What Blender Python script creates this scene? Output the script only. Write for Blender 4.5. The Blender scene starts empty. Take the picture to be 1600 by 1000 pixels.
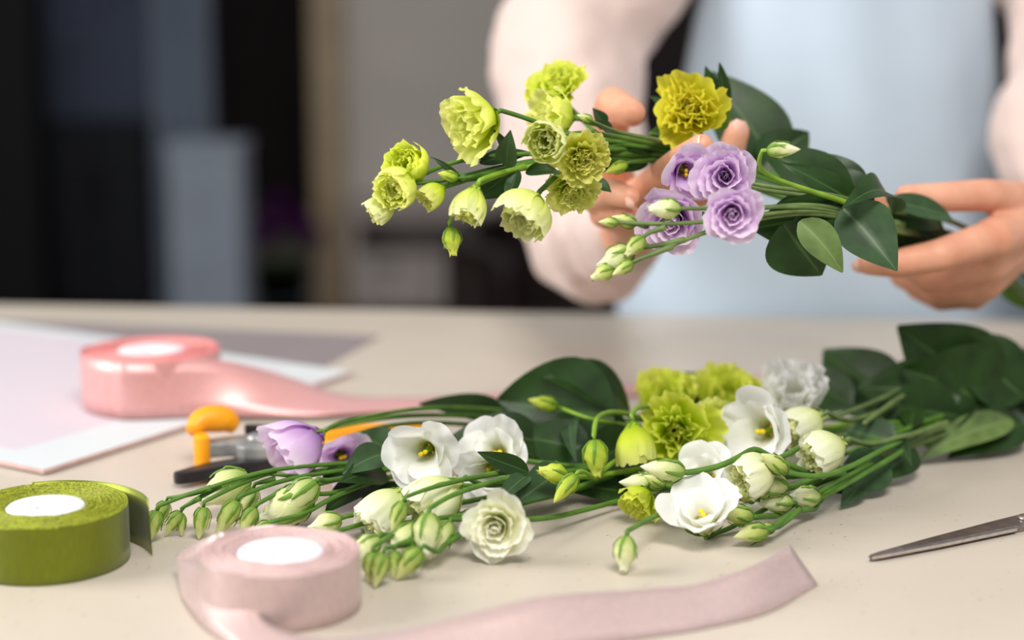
import bpy, bmesh, math, random
import numpy as np
from mathutils import Vector, Matrix, noise

# ---------------------------------------------------------------- camera, world, lights, exposure
SC = bpy.context.scene
COL = SC.collection
TZ = 0.90                                   # height of the worktop
CAM = Vector((0, 0, TZ + 0.36))
PITCH = math.radians(10.5)
LENS = 60.0
FPX = LENS / 36.0 * 1600
cam_d = bpy.data.cameras.new('camera')
cam_d.lens = LENS; cam_d.sensor_width = 36
cam_d.clip_start = 0.02
cam_d.dof.use_dof = True
cam_d.dof.focus_distance = 1.18
cam_d.dof.aperture_fstop = 2.2
cam = bpy.data.objects.new('camera', cam_d)
cam.location = CAM
cam.rotation_euler = (math.pi / 2 - PITCH, 0, 0)
COL.objects.link(cam)
SC.camera = cam

world = bpy.data.worlds.new('world'); SC.world = world
world.use_nodes = True
world.node_tree.nodes['Background'].inputs[0].default_value = (0.93, 0.96, 1.0, 1)
world.node_tree.nodes['Background'].inputs[1].default_value = 0.36


def area(name, loc, target, sx, sy, power, col):
    d = bpy.data.lights.new(name, 'AREA'); d.shape = 'RECTANGLE'
    d.size = sx; d.size_y = sy; d.energy = power; d.color = col
    o = bpy.data.objects.new(name, d); COL.objects.link(o)
    o.location = loc
    o.rotation_euler = (Vector(target) - Vector(loc)).to_track_quat('-Z', 'Y').to_euler()
    return o


area('window_left_offscreen', (-2.4, 0.9, 2.3), (0.1, 1.3, 0.95), 1.5, 1.4, 60, (1.0, 0.98, 0.95))
area('ceiling_lamp_offscreen', (0.3, -0.25, 2.95), (0.3, 1.4, 0.95), 1.0, 0.8, 47, (1.0, 0.97, 0.93))
SC.view_settings.view_transform = 'Standard'
SC.view_settings.look = 'None'
SC.view_settings.gamma = 1.0
SC.view_settings.exposure = 0.40
SC.view_settings.use_curve_mapping = False


# ---------------------------------------------------------------- pixels to points
def ray(px, py):
    return Vector(((px - 800) / FPX,
                   math.cos(PITCH) + math.sin(PITCH) * (500 - py) / FPX,
                   -math.sin(PITCH) + math.cos(PITCH) * (500 - py) / FPX))


def PT(px, py, Y):                            # a point at distance Y in front of the camera
    d = ray(px, py)
    return CAM + d * (Y / d.y)


def TB(px, py, h=0.0):                        # a point h above the worktop
    d = ray(px, py)
    return CAM + d * ((TZ + h - CAM.z) / d.z)


HD = -0.04                                    # held stems and hands: all a little nearer than first measured


def V3(a):                                    # (right, up, towards camera) to world
    return Vector((a[0], -a[2], a[1])).normalized()


# ---------------------------------------------------------------- materials
def lin(c):
    r = []
    for v in c:
        v = v / 255.0
        r.append(v / 12.92 if v <= 0.04045 else ((v + 0.055) / 1.055) ** 2.4)
    return tuple(r) + (1.0,)


def base_mat(name, rough=0.5, spec=0.5):
    m = bpy.data.materials.new(name); m.use_nodes = True
    nt = m.node_tree; b = nt.nodes['Principled BSDF']
    b.inputs['Roughness'].default_value = rough
    b.inputs['Specular IOR Level'].default_value = spec
    return m, nt, b


def ramp(nt, fac, stops):
    r = nt.nodes.new('ShaderNodeValToRGB')
    while len(r.color_ramp.elements) < len(stops):
        r.color_ramp.elements.new(0.5)
    for e, (p, c) in zip(r.color_ramp.elements, stops):
        e.position = p; e.color = lin(c)
    nt.links.new(fac, r.inputs[0])
    return r.outputs[0]


def noise_tex(nt, scale, detail=3, coord='Object', mapscale=None, rough=0.5):
    tc = nt.nodes.new('ShaderNodeTexCoord')
    n = nt.nodes.new('ShaderNodeTexNoise')
    n.inputs['Scale'].default_value = scale; n.inputs['Detail'].default_value = detail
    n.inputs['Roughness'].default_value = rough
    out = tc.outputs[coord]
    if mapscale:
        mp = nt.nodes.new('ShaderNodeMapping'); mp.inputs['Scale'].default_value = mapscale
        nt.links.new(out, mp.inputs[0]); out = mp.outputs[0]
    nt.links.new(out, n.inputs['Vector'])
    return n.outputs[0]


def bump(nt, b, h, strength, dist=0.001):
    bp = nt.nodes.new('ShaderNodeBump')
    bp.inputs['Strength'].default_value = strength; bp.inputs['Distance'].default_value = dist
    nt.links.new(h, bp.inputs['Height']); nt.links.new(bp.outputs[0], b.inputs['Normal'])


def plain(name, c, rough=0.5, spec=0.5, var=0.08, scale=20, metal=0.0, sheen=0.0, bmp=0.0):
    m, nt, b = base_mat(name, rough, spec)
    lo = tuple(v * (1 - var) for v in c); hi = tuple(min(255, v * (1 + var)) for v in c)
    n = noise_tex(nt, scale)
    nt.links.new(ramp(nt, n, [(0.3, lo), (0.7, hi)]), b.inputs['Base Color'])
    b.inputs['Metallic'].default_value = metal
    if sheen:
        b.inputs['Sheen Weight'].default_value = sheen
    if bmp:
        bump(nt, b, n, bmp)
    return m


def petal_mat(name, base, mid, edge, transl=0.35):
    m, nt, b = base_mat(name, 0.55, 0.25)
    uv = nt.nodes.new('ShaderNodeUVMap'); sp = nt.nodes.new('ShaderNodeSeparateXYZ')
    nt.links.new(uv.outputs[0], sp.inputs[0])
    n = noise_tex(nt, 6, 3, 'UV', (5.0, 0.7, 1))
    ma = nt.nodes.new('ShaderNodeMath'); ma.operation = 'MULTIPLY_ADD'
    nt.links.new(n, ma.inputs[0]); ma.inputs[1].default_value = 0.16
    ad = nt.nodes.new('ShaderNodeMath'); ad.operation = 'SUBTRACT'
    nt.links.new(sp.outputs[1], ad.inputs[0]); ad.inputs[1].default_value = 0.08
    nt.links.new(ad.outputs[0], ma.inputs[2])
    c = ramp(nt, ma.outputs[0], [(0.05, base), (0.5, mid), (0.97, edge)])
    nt.links.new(c, b.inputs['Base Color'])
    tr = nt.nodes.new('ShaderNodeBsdfTranslucent'); nt.links.new(c, tr.inputs[0])
    mx = nt.nodes.new('ShaderNodeMixShader'); mx.inputs[0].default_value = transl
    nt.links.new(b.outputs[0], mx.inputs[1]); nt.links.new(tr.outputs[0], mx.inputs[2])
    nt.links.new(mx.outputs[0], nt.nodes['Material Output'].inputs[0])
    bump(nt, b, n, 0.35, 0.0006)
    return m


def leaf_mat(name, c, vein, rough=0.42):
    m, nt, b = base_mat(name, rough, 0.28)
    uv = nt.nodes.new('ShaderNodeUVMap'); sp = nt.nodes.new('ShaderNodeSeparateXYZ')
    nt.links.new(uv.outputs[0], sp.inputs[0])
    a = nt.nodes.new('ShaderNodeMath'); a.operation = 'SUBTRACT'; a.inputs[1].default_value = 0.5
    nt.links.new(sp.outputs[0], a.inputs[0])
    ab = nt.nodes.new('ShaderNodeMath'); ab.operation = 'ABSOLUTE'; nt.links.new(a.outputs[0], ab.inputs[0])
    n = noise_tex(nt, 45, 3)
    lo = tuple(v * 0.8 for v in c); hi = tuple(v * 1.2 for v in c)
    body = ramp(nt, n, [(0.3, lo), (0.7, hi)])
    mask = ramp(nt, ab.outputs[0], [(0.012, (255, 255, 255)), (0.035, (0, 0, 0))])
    mix = nt.nodes.new('ShaderNodeMix'); mix.data_type = 'RGBA'
    nt.links.new(mask, mix.inputs[0]); nt.links.new(body, mix.inputs[6]); mix.inputs[7].default_value = lin(vein)
    nt.links.new(mix.outputs[2], b.inputs['Base Color'])
    tr = nt.nodes.new('ShaderNodeBsdfTranslucent'); tr.inputs[0].default_value = lin(tuple(min(255, v * 1.25) for v in c))
    mx = nt.nodes.new('ShaderNodeMixShader'); mx.inputs[0].default_value = 0.18
    nt.links.new(b.outputs[0], mx.inputs[1]); nt.links.new(tr.outputs[0], mx.inputs[2])
    nt.links.new(mx.outputs[0], nt.nodes['Material Output'].inputs[0])
    bump(nt, b, n, 0.25, 0.001)
    return m


def satin(name, c, rough=0.33, metal=0.55):
    m, nt, b = base_mat(name, rough, 0.6)
    n = noise_tex(nt, 500, 2, 'Object', (1, 1, 0.3))
    nt.links.new(ramp(nt, n, [(0.3, tuple(v * 0.96 for v in c)), (0.7, tuple(min(255, v * 1.03) for v in c))]), b.inputs['Base Color'])
    b.inputs['Metallic'].default_value = metal
    b.inputs['Sheen Weight'].default_value = 0.15
    bump(nt, b, n, 0.05, 0.0003)
    return m


def table_mat():
    m, nt, b = base_mat('speckled_stone', 0.38, 0.45)
    n = noise_tex(nt, 260, 2)
    n2 = noise_tex(nt, 6, 2)
    c1 = ramp(nt, n2, [(0.3, (187, 176, 161)), (0.7, (194, 183, 169))])
    vo = nt.nodes.new('ShaderNodeTexVoronoi'); vo.inputs['Scale'].default_value = 160
    tc = nt.nodes.new('ShaderNodeTexCoord'); nt.links.new(tc.outputs['Object'], vo.inputs['Vector'])
    dots = ramp(nt, vo.outputs['Distance'], [(0.13, (255, 255, 255)), (0.2, (0, 0, 0))])
    sel = ramp(nt, n, [(0.56, (0, 0, 0)), (0.6, (255, 255, 255))])
    mu = nt.nodes.new('ShaderNodeMix'); mu.data_type = 'RGBA'; mu.blend_type = 'MULTIPLY'; mu.inputs[0].default_value = 1
    nt.links.new(dots, mu.inputs[6]); nt.links.new(sel, mu.inputs[7])
    mix = nt.nodes.new('ShaderNodeMix'); mix.data_type = 'RGBA'
    nt.links.new(mu.outputs[2], mix.inputs[0]); nt.links.new(c1, mix.inputs[6]); mix.inputs[7].default_value = lin((150, 134, 114))
    nt.links.new(mix.outputs[2], b.inputs['Base Color'])
    return m


def skin_mat():
    m, nt, b = base_mat('skin', 0.5, 0.4)
    n = noise_tex(nt, 35, 4)
    nt.links.new(ramp(nt, n, [(0.3, (206, 142, 112)), (0.7, (222, 164, 136))]), b.inputs['Base Color'])
    b.inputs['Subsurface Weight'].default_value = 0.25
    b.inputs['Subsurface Radius'].default_value = (0.9, 0.35, 0.2)
    b.inputs['Subsurface Scale'].default_value = 0.006
    n2 = noise_tex(nt, 260, 3)
    bump(nt, b, n2, 0.25, 0.0008)
    return m


M = {}
M['table'] = table_mat()
M['skin'] = skin_mat()
PAL = {
    'white': petal_mat('white_petal', (226, 234, 166), (248, 248, 240), (253, 253, 252), 0.5),
    'cream': petal_mat('cream_petal', (204, 216, 110), (236, 240, 190), (248, 248, 230), 0.42),
    'ivory': petal_mat('ivory_petal', (216, 224, 130), (242, 243, 206), (251, 250, 238), 0.45),
    'bud': petal_mat('bud_petal', (158, 182, 84), (230, 234, 172), (246, 246, 222), 0.35),
    'greenbud': petal_mat('green_bud_petal', (132, 160, 60), (204, 214, 122), (238, 238, 184), 0.32),
    'limebud': petal_mat('lime_bud_petal', (140, 170, 40), (196, 212, 70), (222, 228, 110), 0.3),
    'green': petal_mat('yellow_green_petal', (180, 206, 26), (222, 232, 70), (243, 244, 156), 0.5),
    'lime': petal_mat('lime_petal', (172, 204, 20), (212, 228, 44), (236, 240, 110), 0.5),
    'pale': petal_mat('pale_green_petal', (184, 206, 60), (222, 230, 120), (242, 243, 190), 0.42),
    'yellow': petal_mat('yellow_petal', (190, 194, 16), (224, 218, 28), (238, 230, 84), 0.5),
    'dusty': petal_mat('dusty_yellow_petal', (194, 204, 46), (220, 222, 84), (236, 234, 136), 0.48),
    'lilac': petal_mat('lilac_petal', (172, 110, 196), (222, 186, 230), (242, 224, 242), 0.45),
    'plum': petal_mat('plum_petal', (62, 12, 70), (84, 18, 92), (96, 26, 104), 0.2),
}
M['leaf'] = leaf_mat('leaf_green', (36, 61, 23), (66, 94, 46))
M['leaf_blue'] = leaf_mat('leaf_grey_green', (54, 78, 48), (86, 110, 72))
M['leaf_light'] = leaf_mat('leaf_light_green', (92, 128, 56), (136, 164, 96))
M['leaf_back'] = leaf_mat('leaf_underside', (98, 120, 66), (124, 144, 90))
M['stem'] = plain('stem_green', (80, 118, 42), 0.5, 0.3, 0.12, 60)
M['stem_grey'] = plain('stem_grey_green', (98, 118, 66), 0.5, 0.3, 0.12, 60)
M['stem_bright'] = plain('stem_bright_green', (124, 160, 46), 0.45, 0.4, 0.1, 60)
M['sepal'] = plain('sepal_green', (96, 132, 42), 0.5, 0.3, 0.15, 90)
M['stigma'] = plain('stigma_yellow', (236, 206, 24), 0.5, 0.3, 0.08, 200)
M['anther'] = plain('anther_orange', (214, 150, 30), 0.6, 0.3, 0.1, 200)
M['ovary'] = plain('ovary_green', (150, 180, 40), 0.45, 0.4, 0.1, 200)


# ---------------------------------------------------------------- mesh helpers
def mesh_from(name, verts, faces, uvs=None, smooth=True):
    me = bpy.data.meshes.new(name)
    me.from_pydata([tuple(v) for v in verts], [], faces)
    if uvs is not None:
        l = me.uv_layers.new(name='UVMap')
        vi = np.empty(len(me.loops), dtype=np.int32); me.loops.foreach_get('vertex_index', vi)
        l.data.foreach_set('uv', np.asarray(uvs, dtype=np.float32)[vi].ravel())
    if smooth:
        me.polygons.foreach_set('use_smooth', [True] * len(me.polygons))
    return me


def link(name, me, mat=None, parent=None, loc=None, rot=None, scale=None):
    o = bpy.data.objects.new(name, me)
    COL.objects.link(o)
    if mat is not None and len(me.materials) == 0:
        me.materials.append(mat)
    if parent is not None:
        o.parent = parent
    if loc is not None:
        o.location = loc
    if rot is not None:
        o.rotation_mode = 'QUATERNION'; o.rotation_quaternion = rot
    if scale is not None:
        o.scale = (scale,) * 3 if not hasattr(scale, '__len__') else scale
    return o


def empty(name, loc, label, cat, group=None, rotz=0):
    o = bpy.data.objects.new(name, None); COL.objects.link(o)
    o.location = loc; o.rotation_euler = (0, 0, rotz); o.empty_display_size = 0.02
    tag(o, label, cat, group)
    return o


def tag(o, label=None, cat=None, group=None, kind=None):
    if label: o['label'] = label
    if cat: o['category'] = cat
    if group: o['group'] = group
    if kind: o['kind'] = kind
    return o


def grid_faces(nu, nv, wrap=False):
    f = []
    n = nu if wrap else nu - 1
    for j in range(nv - 1):
        for i in range(n):
            a = j * nu + i; b = j * nu + (i + 1) % nu
            f.append((a, b, b + nu, a + nu))
    return f


def catmull(pts, per=6):
    P = [Vector(p) for p in pts]
    if len(P) < 3:
        return [P[0].lerp(P[-1], i / per) for i in range(per + 1)]
    P = [P[0] * 2 - P[1]] + P + [P[-1] * 2 - P[-2]]
    out = []
    for i in range(1, len(P) - 2):
        p0, p1, p2, p3 = P[i - 1:i + 3]
        for k in range(per):
            t = k / per
            out.append(0.5 * ((2 * p1) + (p2 - p0) * t + (2 * p0 - 5 * p1 + 4 * p2 - p3) * t * t
                              + (3 * p1 - p0 - 3 * p2 + p3) * t ** 3))
    out.append(P[-2])
    return out


def tube_mesh(name, pts, r0, r1, n=8, per=6, cap=True, radii=None, raw=False):
    c = list(pts) if raw else catmull(pts, per)
    org = c[0].copy()
    verts, m = [], len(c)
    up = Vector((0.13, 0.3, 0.94))
    for i, p in enumerate(c):
        d = (c[min(i + 1, m - 1)] - c[max(i - 1, 0)])
        d = d.normalized() if d.length > 1e-9 else Vector((1, 0, 0))
        a = d.cross(up)
        if a.length < 1e-4: a = d.cross(Vector((1, 0, 0)))
        a.normalize(); b = d.cross(a)
        t = i / (m - 1)
        r = r0 + (r1 - r0) * t if radii is None else float(np.interp(t, np.linspace(0, 1, len(radii)), radii))
        for k in range(n):
            an = 2 * math.pi * k / n
            verts.append(p - org + (a * math.cos(an) + b * math.sin(an)) * r)
    f = grid_faces(n, m, True)
    if cap:
        f.append(tuple(range(n - 1, -1, -1))); f.append(tuple(range((m - 1) * n, m * n)))
    return mesh_from(name, verts, f), org


def box_bm(bm, x0, x1, y0, y1, z0, z1, mat=None):
    v = [bm.verts.new((x, y, z)) for x in (x0, x1) for y in (y0, y1) for z in (z0, z1)]
    for q in ((0, 1, 3, 2), (4, 6, 7, 5), (0, 4, 5, 1), (2, 3, 7, 6), (0, 2, 6, 4), (1, 5, 7, 3)):
        f = bm.faces.new([v[i] for i in q])


def box_mesh(name, *b, bevel=0.004):
    bm = bmesh.new(); box_bm(bm, *b)
    bmesh.ops.recalc_face_normals(bm, faces=bm.faces)
    if bevel:
        bmesh.ops.bevel(bm, geom=bm.edges[:], offset=bevel, segments=2, affect='EDGES', profile=0.6)
    me = bpy.data.meshes.new(name); bm.to_mesh(me); bm.free()
    return me


def prism_mesh(name, pts, z0, z1, bevel=0.0):
    """closed outline (x, y) pushed from z0 to z1"""
    bm = bmesh.new()
    a = [bm.verts.new((p[0], p[1], z0)) for p in pts]
    b = [bm.verts.new((p[0], p[1], z1)) for p in pts]
    n = len(pts)
    bm.faces.new(a[::-1]); bm.faces.new(b)
    for i in range(n):
        bm.faces.new((a[i], a[(i + 1) % n], b[(i + 1) % n], b[i]))
    bmesh.ops.recalc_face_normals(bm, faces=bm.faces)
    if bevel:
        ed = [e for e in bm.edges if abs(e.verts[0].co.z - e.verts[1].co.z) < 1e-7]
        bmesh.ops.bevel(bm, geom=ed, offset=bevel, segments=2, affect='EDGES', profile=0.6)
    me = bpy.data.meshes.new(name); bm.to_mesh(me); bm.free()
    return me


def lathe_mesh(name, prof, n=48):
    verts = []
    for r, z in prof:
        for k in range(n):
            a = 2 * math.pi * k / n
            verts.append((r * math.cos(a), r * math.sin(a), z))
    f = grid_faces(n, len(prof), True)
    f.append(tuple(range(n - 1, -1, -1))); f.append(tuple(range((len(prof) - 1) * n, len(prof) * n)))
    return mesh_from(name, verts, f)


# ---------------------------------------------------------------- petals, blossoms, buds, leaves
def petal_pts(L, W, th0, th1, r0, cup=1.0, ruf=0.0, kr=2.0, seed=0, tip=0.28, curl=0.0, spiral=0.0,
              ragged=0.0, frill=0.0, kf=5.0, rmin=0.16, base=0.22, nu=9, nv=9, z0=0.0, pw=1.2):
    rng = random.Random(seed)
    ns = 40
    r = [r0]; z = [z0]; th = []
    for i in range(ns + 1):
        v = i / ns
        t = math.radians(th0 + (th1 - th0) * v ** pw + curl * max(0, (v - 0.7) / 0.3) ** 2)
        th.append(t)
        if i < ns:
            r.append(r[-1] + math.sin(t) * L / ns); z.append(z[-1] + math.cos(t) * L / ns)
    vs = np.linspace(0, 1, ns + 1)
    p1, p2, p3 = (rng.uniform(0, 6.28) for _ in range(3))
    skew = rng.uniform(-0.12, 0.12)
    kr *= rng.uniform(.8, 1.25); kf *= rng.uniform(.8, 1.25); lean = rng.uniform(-.05, .05)
    verts, uvs = [], []
    for j in range(nv):
        v = (j / (nv - 1)) ** 0.85
        for i in range(nu):
            u = -1 + 2 * i / (nu - 1)
            rag = ragged * v ** 6 * (math.sin(9 * u + p1) + 0.6 * math.sin(17 * u + p2)) * 0.5
            ve = v * (1 - tip * abs(u + skew * 0.5) ** 2.6) + rag
            ve = max(0.0, min(1.0, ve))
            rr = float(np.interp(ve, vs, r)); zz = float(np.interp(ve, vs, z)); t = float(np.interp(ve, vs, th))
            w = W * (base + (1 - base) * ve ** 0.65)
            s = u * w / 2
            Rc = max(abs(rr), rmin) * cup
            a = max(-2.6, min(2.6, s / Rc))
            xt = Rc * math.sin(a); inn = Rc * (1 - math.cos(a))
            dsp = ruf * ve ** 2.4 * (math.sin(kr * math.pi * u + p1) + 0.55 * math.sin(2.3 * kr * math.pi * u + p2)) \
                + 0.03 * L * ve * math.sin(2.2 * u + p3) + lean * ve * u
            if frill:
                e = max(0.0, (v - .5) / .5) ** 1.6
                dsp += frill * e * (math.sin(kf * math.pi * u + p3) + .6 * math.sin(1.7 * kf * math.pi * u + p1))
            rad = rr - inn + dsp * math.cos(t) + spiral * u * ve
            verts.append((rad, xt, zz - dsp * math.sin(t)))
            uvs.append((0.5 + 0.5 * u, ve))
    return np.array(verts), uvs


def rotz(v, a):
    c, s = math.cos(a), math.sin(a)
    o = v.copy(); o[:, 0] = v[:, 0] * c - v[:, 1] * s; o[:, 1] = v[:, 0] * s + v[:, 1] * c
    return o


GA = 2.39996


def blossom_spec(kind, seed):
    """list of (verts, uvs, nu, nv, phi) for a blossom along +Z, unnormalised"""
    rng = random.Random(seed * 77 + 5)
    out = []

    def add(n_u, n_v, phi, **k):
        v, uv = petal_pts(nu=n_u, nv=n_v, seed=rng.randint(0, 10 ** 6), **k)
        out.append((v, uv, n_u, n_v, phi))
    U = rng.uniform
    if kind == 'open':                               # wide trumpet with stamens to be seen
        for i in range(5):
            add(14, 12, i * 2 * math.pi / 5 + U(-.2, .2), L=1.30 * U(.9, 1.1), W=1.5 * U(.9, 1.15), th0=24 + U(-4, 4), th1=60 + U(-16, 14),
                r0=0.10, cup=1.25, ruf=0.055, kr=1.2, frill=.012, kf=4, curl=U(0, 34), tip=.30, base=.25, spiral=.08)
        for i in range(4):
            add(14, 12, i * 2 * math.pi / 4 + 0.5 + U(-.35, .35), L=1.15 * U(.88, 1.12), W=1.35, th0=18, th1=42 + U(-14, 14),
                r0=0.08, cup=1.2, ruf=0.06, kr=1.3, frill=.014, kf=4, curl=U(0, 36), tip=.28, base=.25, spiral=.10)
    elif kind == 'rose':                             # spiral double
        n = 22
        for i in range(n):
            f = i / (n - 1)
            add(14, 10, i * GA * 0.62 + U(-.12, .12), L=(0.90 + 0.30 * f) * U(.95, 1.06), W=0.42 + 1.15 * f, th0=7 + 60 * f, th1=-8 + 44 * f ** 1.6, r0=0.015 + 0.05 * f, rmin=.05,
                cup=0.95 + 0.2 * f, ruf=0.012 + 0.03 * f, kr=1.6, frill=.008 + .026 * f, kf=4.5, curl=4 + 50 * f, spiral=0.13, tip=.20, ragged=.05, base=.4)
    elif kind == 'ruffle':                           # frilled double ball
        n = 28
        for i in range(n):
            f = i / (n - 1)
            add(19, 10, i * GA + U(-.3, .3), L=(0.72 + 0.44 * f) * U(.86, 1.1), W=(0.75 + 0.65 * f) * U(.85, 1.15), th0=10 + 70 * f, th1=-10 + 56 * f ** 1.2 + U(-9, 9), r0=0.03 + 0.05 * f,
                cup=1.1, ruf=0.075, kr=1.9, frill=.050, kf=4.5, curl=10 + 26 * f, spiral=0.06, tip=.18, ragged=.10, base=.35)
    elif kind == 'peony':                            # deep folded double: upright wavy inner petals in a few big outer ones
        n = 24
        for i in range(n):
            f = i / (n - 1)
            big = f > .72
            add(19, 11, i * GA + U(-.3, .3), L=(0.80 + 0.36 * f) * U(.9, 1.08), W=(1.15 if big else .85) * U(.9, 1.15), th0=8 + 76 * f, th1=(-14 if big else -6) + 40 * f ** 1.6 + U(-8, 8), r0=0.03 + 0.05 * f,
                cup=1.1, ruf=0.04 if big else .11, kr=1.8, frill=.02 if big else .055, kf=4.5, curl=U(0, 20), spiral=0.08, tip=.2, ragged=.08, base=.35)
    elif kind == 'ball':                             # tight frilled ball, barely open
        n = 18
        for i in range(n):
            f = i / (n - 1)
            add(15, 10, i * GA + U(-.2, .2), L=(0.80 + 0.62 * f) * U(.92, 1.06), W=0.6 + 0.8 * f, th0=22 + 58 * f, th1=-14 - 26 * f + U(-6, 6), r0=0.03 + 0.04 * f,
                cup=1.05, ruf=0.065 - 0.03 * f, kr=2.0, frill=.04 - .012 * f, kf=4.5, curl=14 + 16 * f, spiral=0.06, tip=.16, ragged=.10, base=.35)
    elif kind == 'frill':                            # goblet with a frilled mouth
        n = 13
        for i in range(n):
            f = i / (n - 1)
            add(19, 12, i * GA + U(-.3, .3), L=(1.0 + 0.40 * f) * U(.9, 1.08), W=0.9 + 0.6 * f, th0=24 + 46 * f, th1=-10 + 8 * f + U(-9, 9), r0=0.05,
                cup=1.1, ruf=0.07, kr=1.7, frill=.05, kf=4.2, curl=20 + 62 * f * U(.6, 1.2), tip=.18, ragged=.08, base=.35, spiral=.05)
    elif kind == 'tulip':                            # half-open goblet
        n = 9
        for i in range(n):
            f = i / (n - 1)
            add(14, 11, i * GA + U(-.2, .2), L=(1.05 + 0.40 * f) * U(.92, 1.08), W=0.95 + 0.5 * f, th0=36 + 30 * f, th1=-18 + 6 * f, r0=0.05,
                cup=1.05, ruf=0.045, kr=1.5, frill=.022, kf=4, curl=10 + 36 * f, tip=.24, spiral=.09, ragged=.06, base=.35)
    elif kind == 'half':                             # opening bud with frilly tip
        for i in range(8):
            f = i / 7
            add(15, 9, i * GA, L=1.02 + .10 * f, W=0.62, th0=14 + 26 * f, th1=-8 - 14 * f, r0=0.04, cup=1.1, ruf=0.06, kr=1.8, frill=.045, kf=4, curl=14, tip=.15, ragged=.12, base=.4)
        for i in range(6):
            add(15, 11, i * GA + .4, L=1.26 * U(.88, 1.08), W=1.05, th0=58, th1=-32 + U(-6, 8), r0=0.05, cup=1.02, ruf=0.025, kr=1.6, frill=.03, kf=4.5,
                curl=26 * U(.3, 1.6), tip=.24, ragged=.10, spiral=.07, base=.4)
    return out


BL_CACHE, BUD_CACHE, LEAF_N = {}, {}, [0]


def blossom_proto(kind, seed, pal):
    key = (kind, seed, pal)
    if key in BL_CACHE:
        return BL_CACHE[key]
    spec = blossom_spec(kind, seed)
    allv = np.concatenate([rotz(s[0], s[4]) for s in spec])
    rad = np.percentile(np.hypot(allv[:, 0], allv[:, 1]), 97)
    zc = (np.percentile(allv[:, 2], 1) + np.percentile(allv[:, 2], 99)) / 2
    res = []
    for v, uv, nu, nv, phi in spec:
        me = mesh_from('petal', rotz(v, phi) / rad, grid_faces(nu, nv), uv)
        inner = kind == 'half' and len(res) < 8 and pal in ('cream', 'pale')
        me.materials.append(PAL['pale' if pal == 'cream' else 'green'] if inner else PAL[pal])
        res.append(me)
    # receptacle: little green cup at the base
    rc = lathe_mesh('receptacle', [(0.05, -0.16), (0.10, -0.12), (0.15, -0.04), (0.16, 0.04), (0.10, 0.12), (0.04, 0.16)], 12)
    rc.materials.append(M['sepal'])
    sep = []
    for i in range(5):
        v, uv = petal_pts(L=0.62, W=0.13, th0=62, th1=20, r0=0.1, cup=3, tip=0.75, seed=i + seed, base=.7, nu=5, nv=6, z0=-0.08)
        me = mesh_from('sepal', rotz(v, i * 2 * math.pi / 5 + .3), grid_faces(5, 6), uv); me.materials.append(M['sepal'])
        sep.append(me)
    extra = []
    if kind == 'open':
        ov = lathe_mesh('ovary', [(0.03, 0.0), (0.11, 0.08), (0.12, 0.2), (0.07, 0.34), (0.03, 0.42), (0.03, 0.62), (0.02, 0.64)], 12)
        ov.materials.append(M['ovary']); extra.append(('ovary', ov))
        vs, fs = [], []
        for s in (-1, 1):
            t = lathe_mesh('t', [(0.02, -0.05), (0.07, -0.02), (0.08, 0.03), (0.03, 0.07)], 10)
            o = len(vs)
            vs += [(v.co.x * 1.0 + s * 0.07, v.co.y * 0.8, v.co.z + 0.66) for v in t.vertices]
            fs += [tuple(i + o for i in p.vertices) for p in t.polygons]
        st = mesh_from('stigma', vs, fs); st.materials.append(M['stigma']); extra.append(('stigma', st))
        for k in range(5):
            a = k * 2 * math.pi / 5 + .6
            e = Vector((math.cos(a) * .19, math.sin(a) * .19, .44))
            t, org = tube_mesh('filament', [(math.cos(a) * .06, math.sin(a) * .06, .05), e * .6, e], .018, .012, 6, 3)
            for v in t.vertices: v.co += org
            t.materials.append(M['ovary']); extra.append(('filament', t))
            an = lathe_mesh('anther', [(0.008, -.05), (.024, -.03), (.024, .03), (.008, .05)], 8)
            for v in an.vertices: v.co = Vector((v.co.x, v.co.z, v.co.y)) + e
            an.materials.append(M['anther']); extra.append(('anther', an))
    BL_CACHE[key] = (res, rc, sep, extra, zc / rad)
    return BL_CACHE[key]


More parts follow.
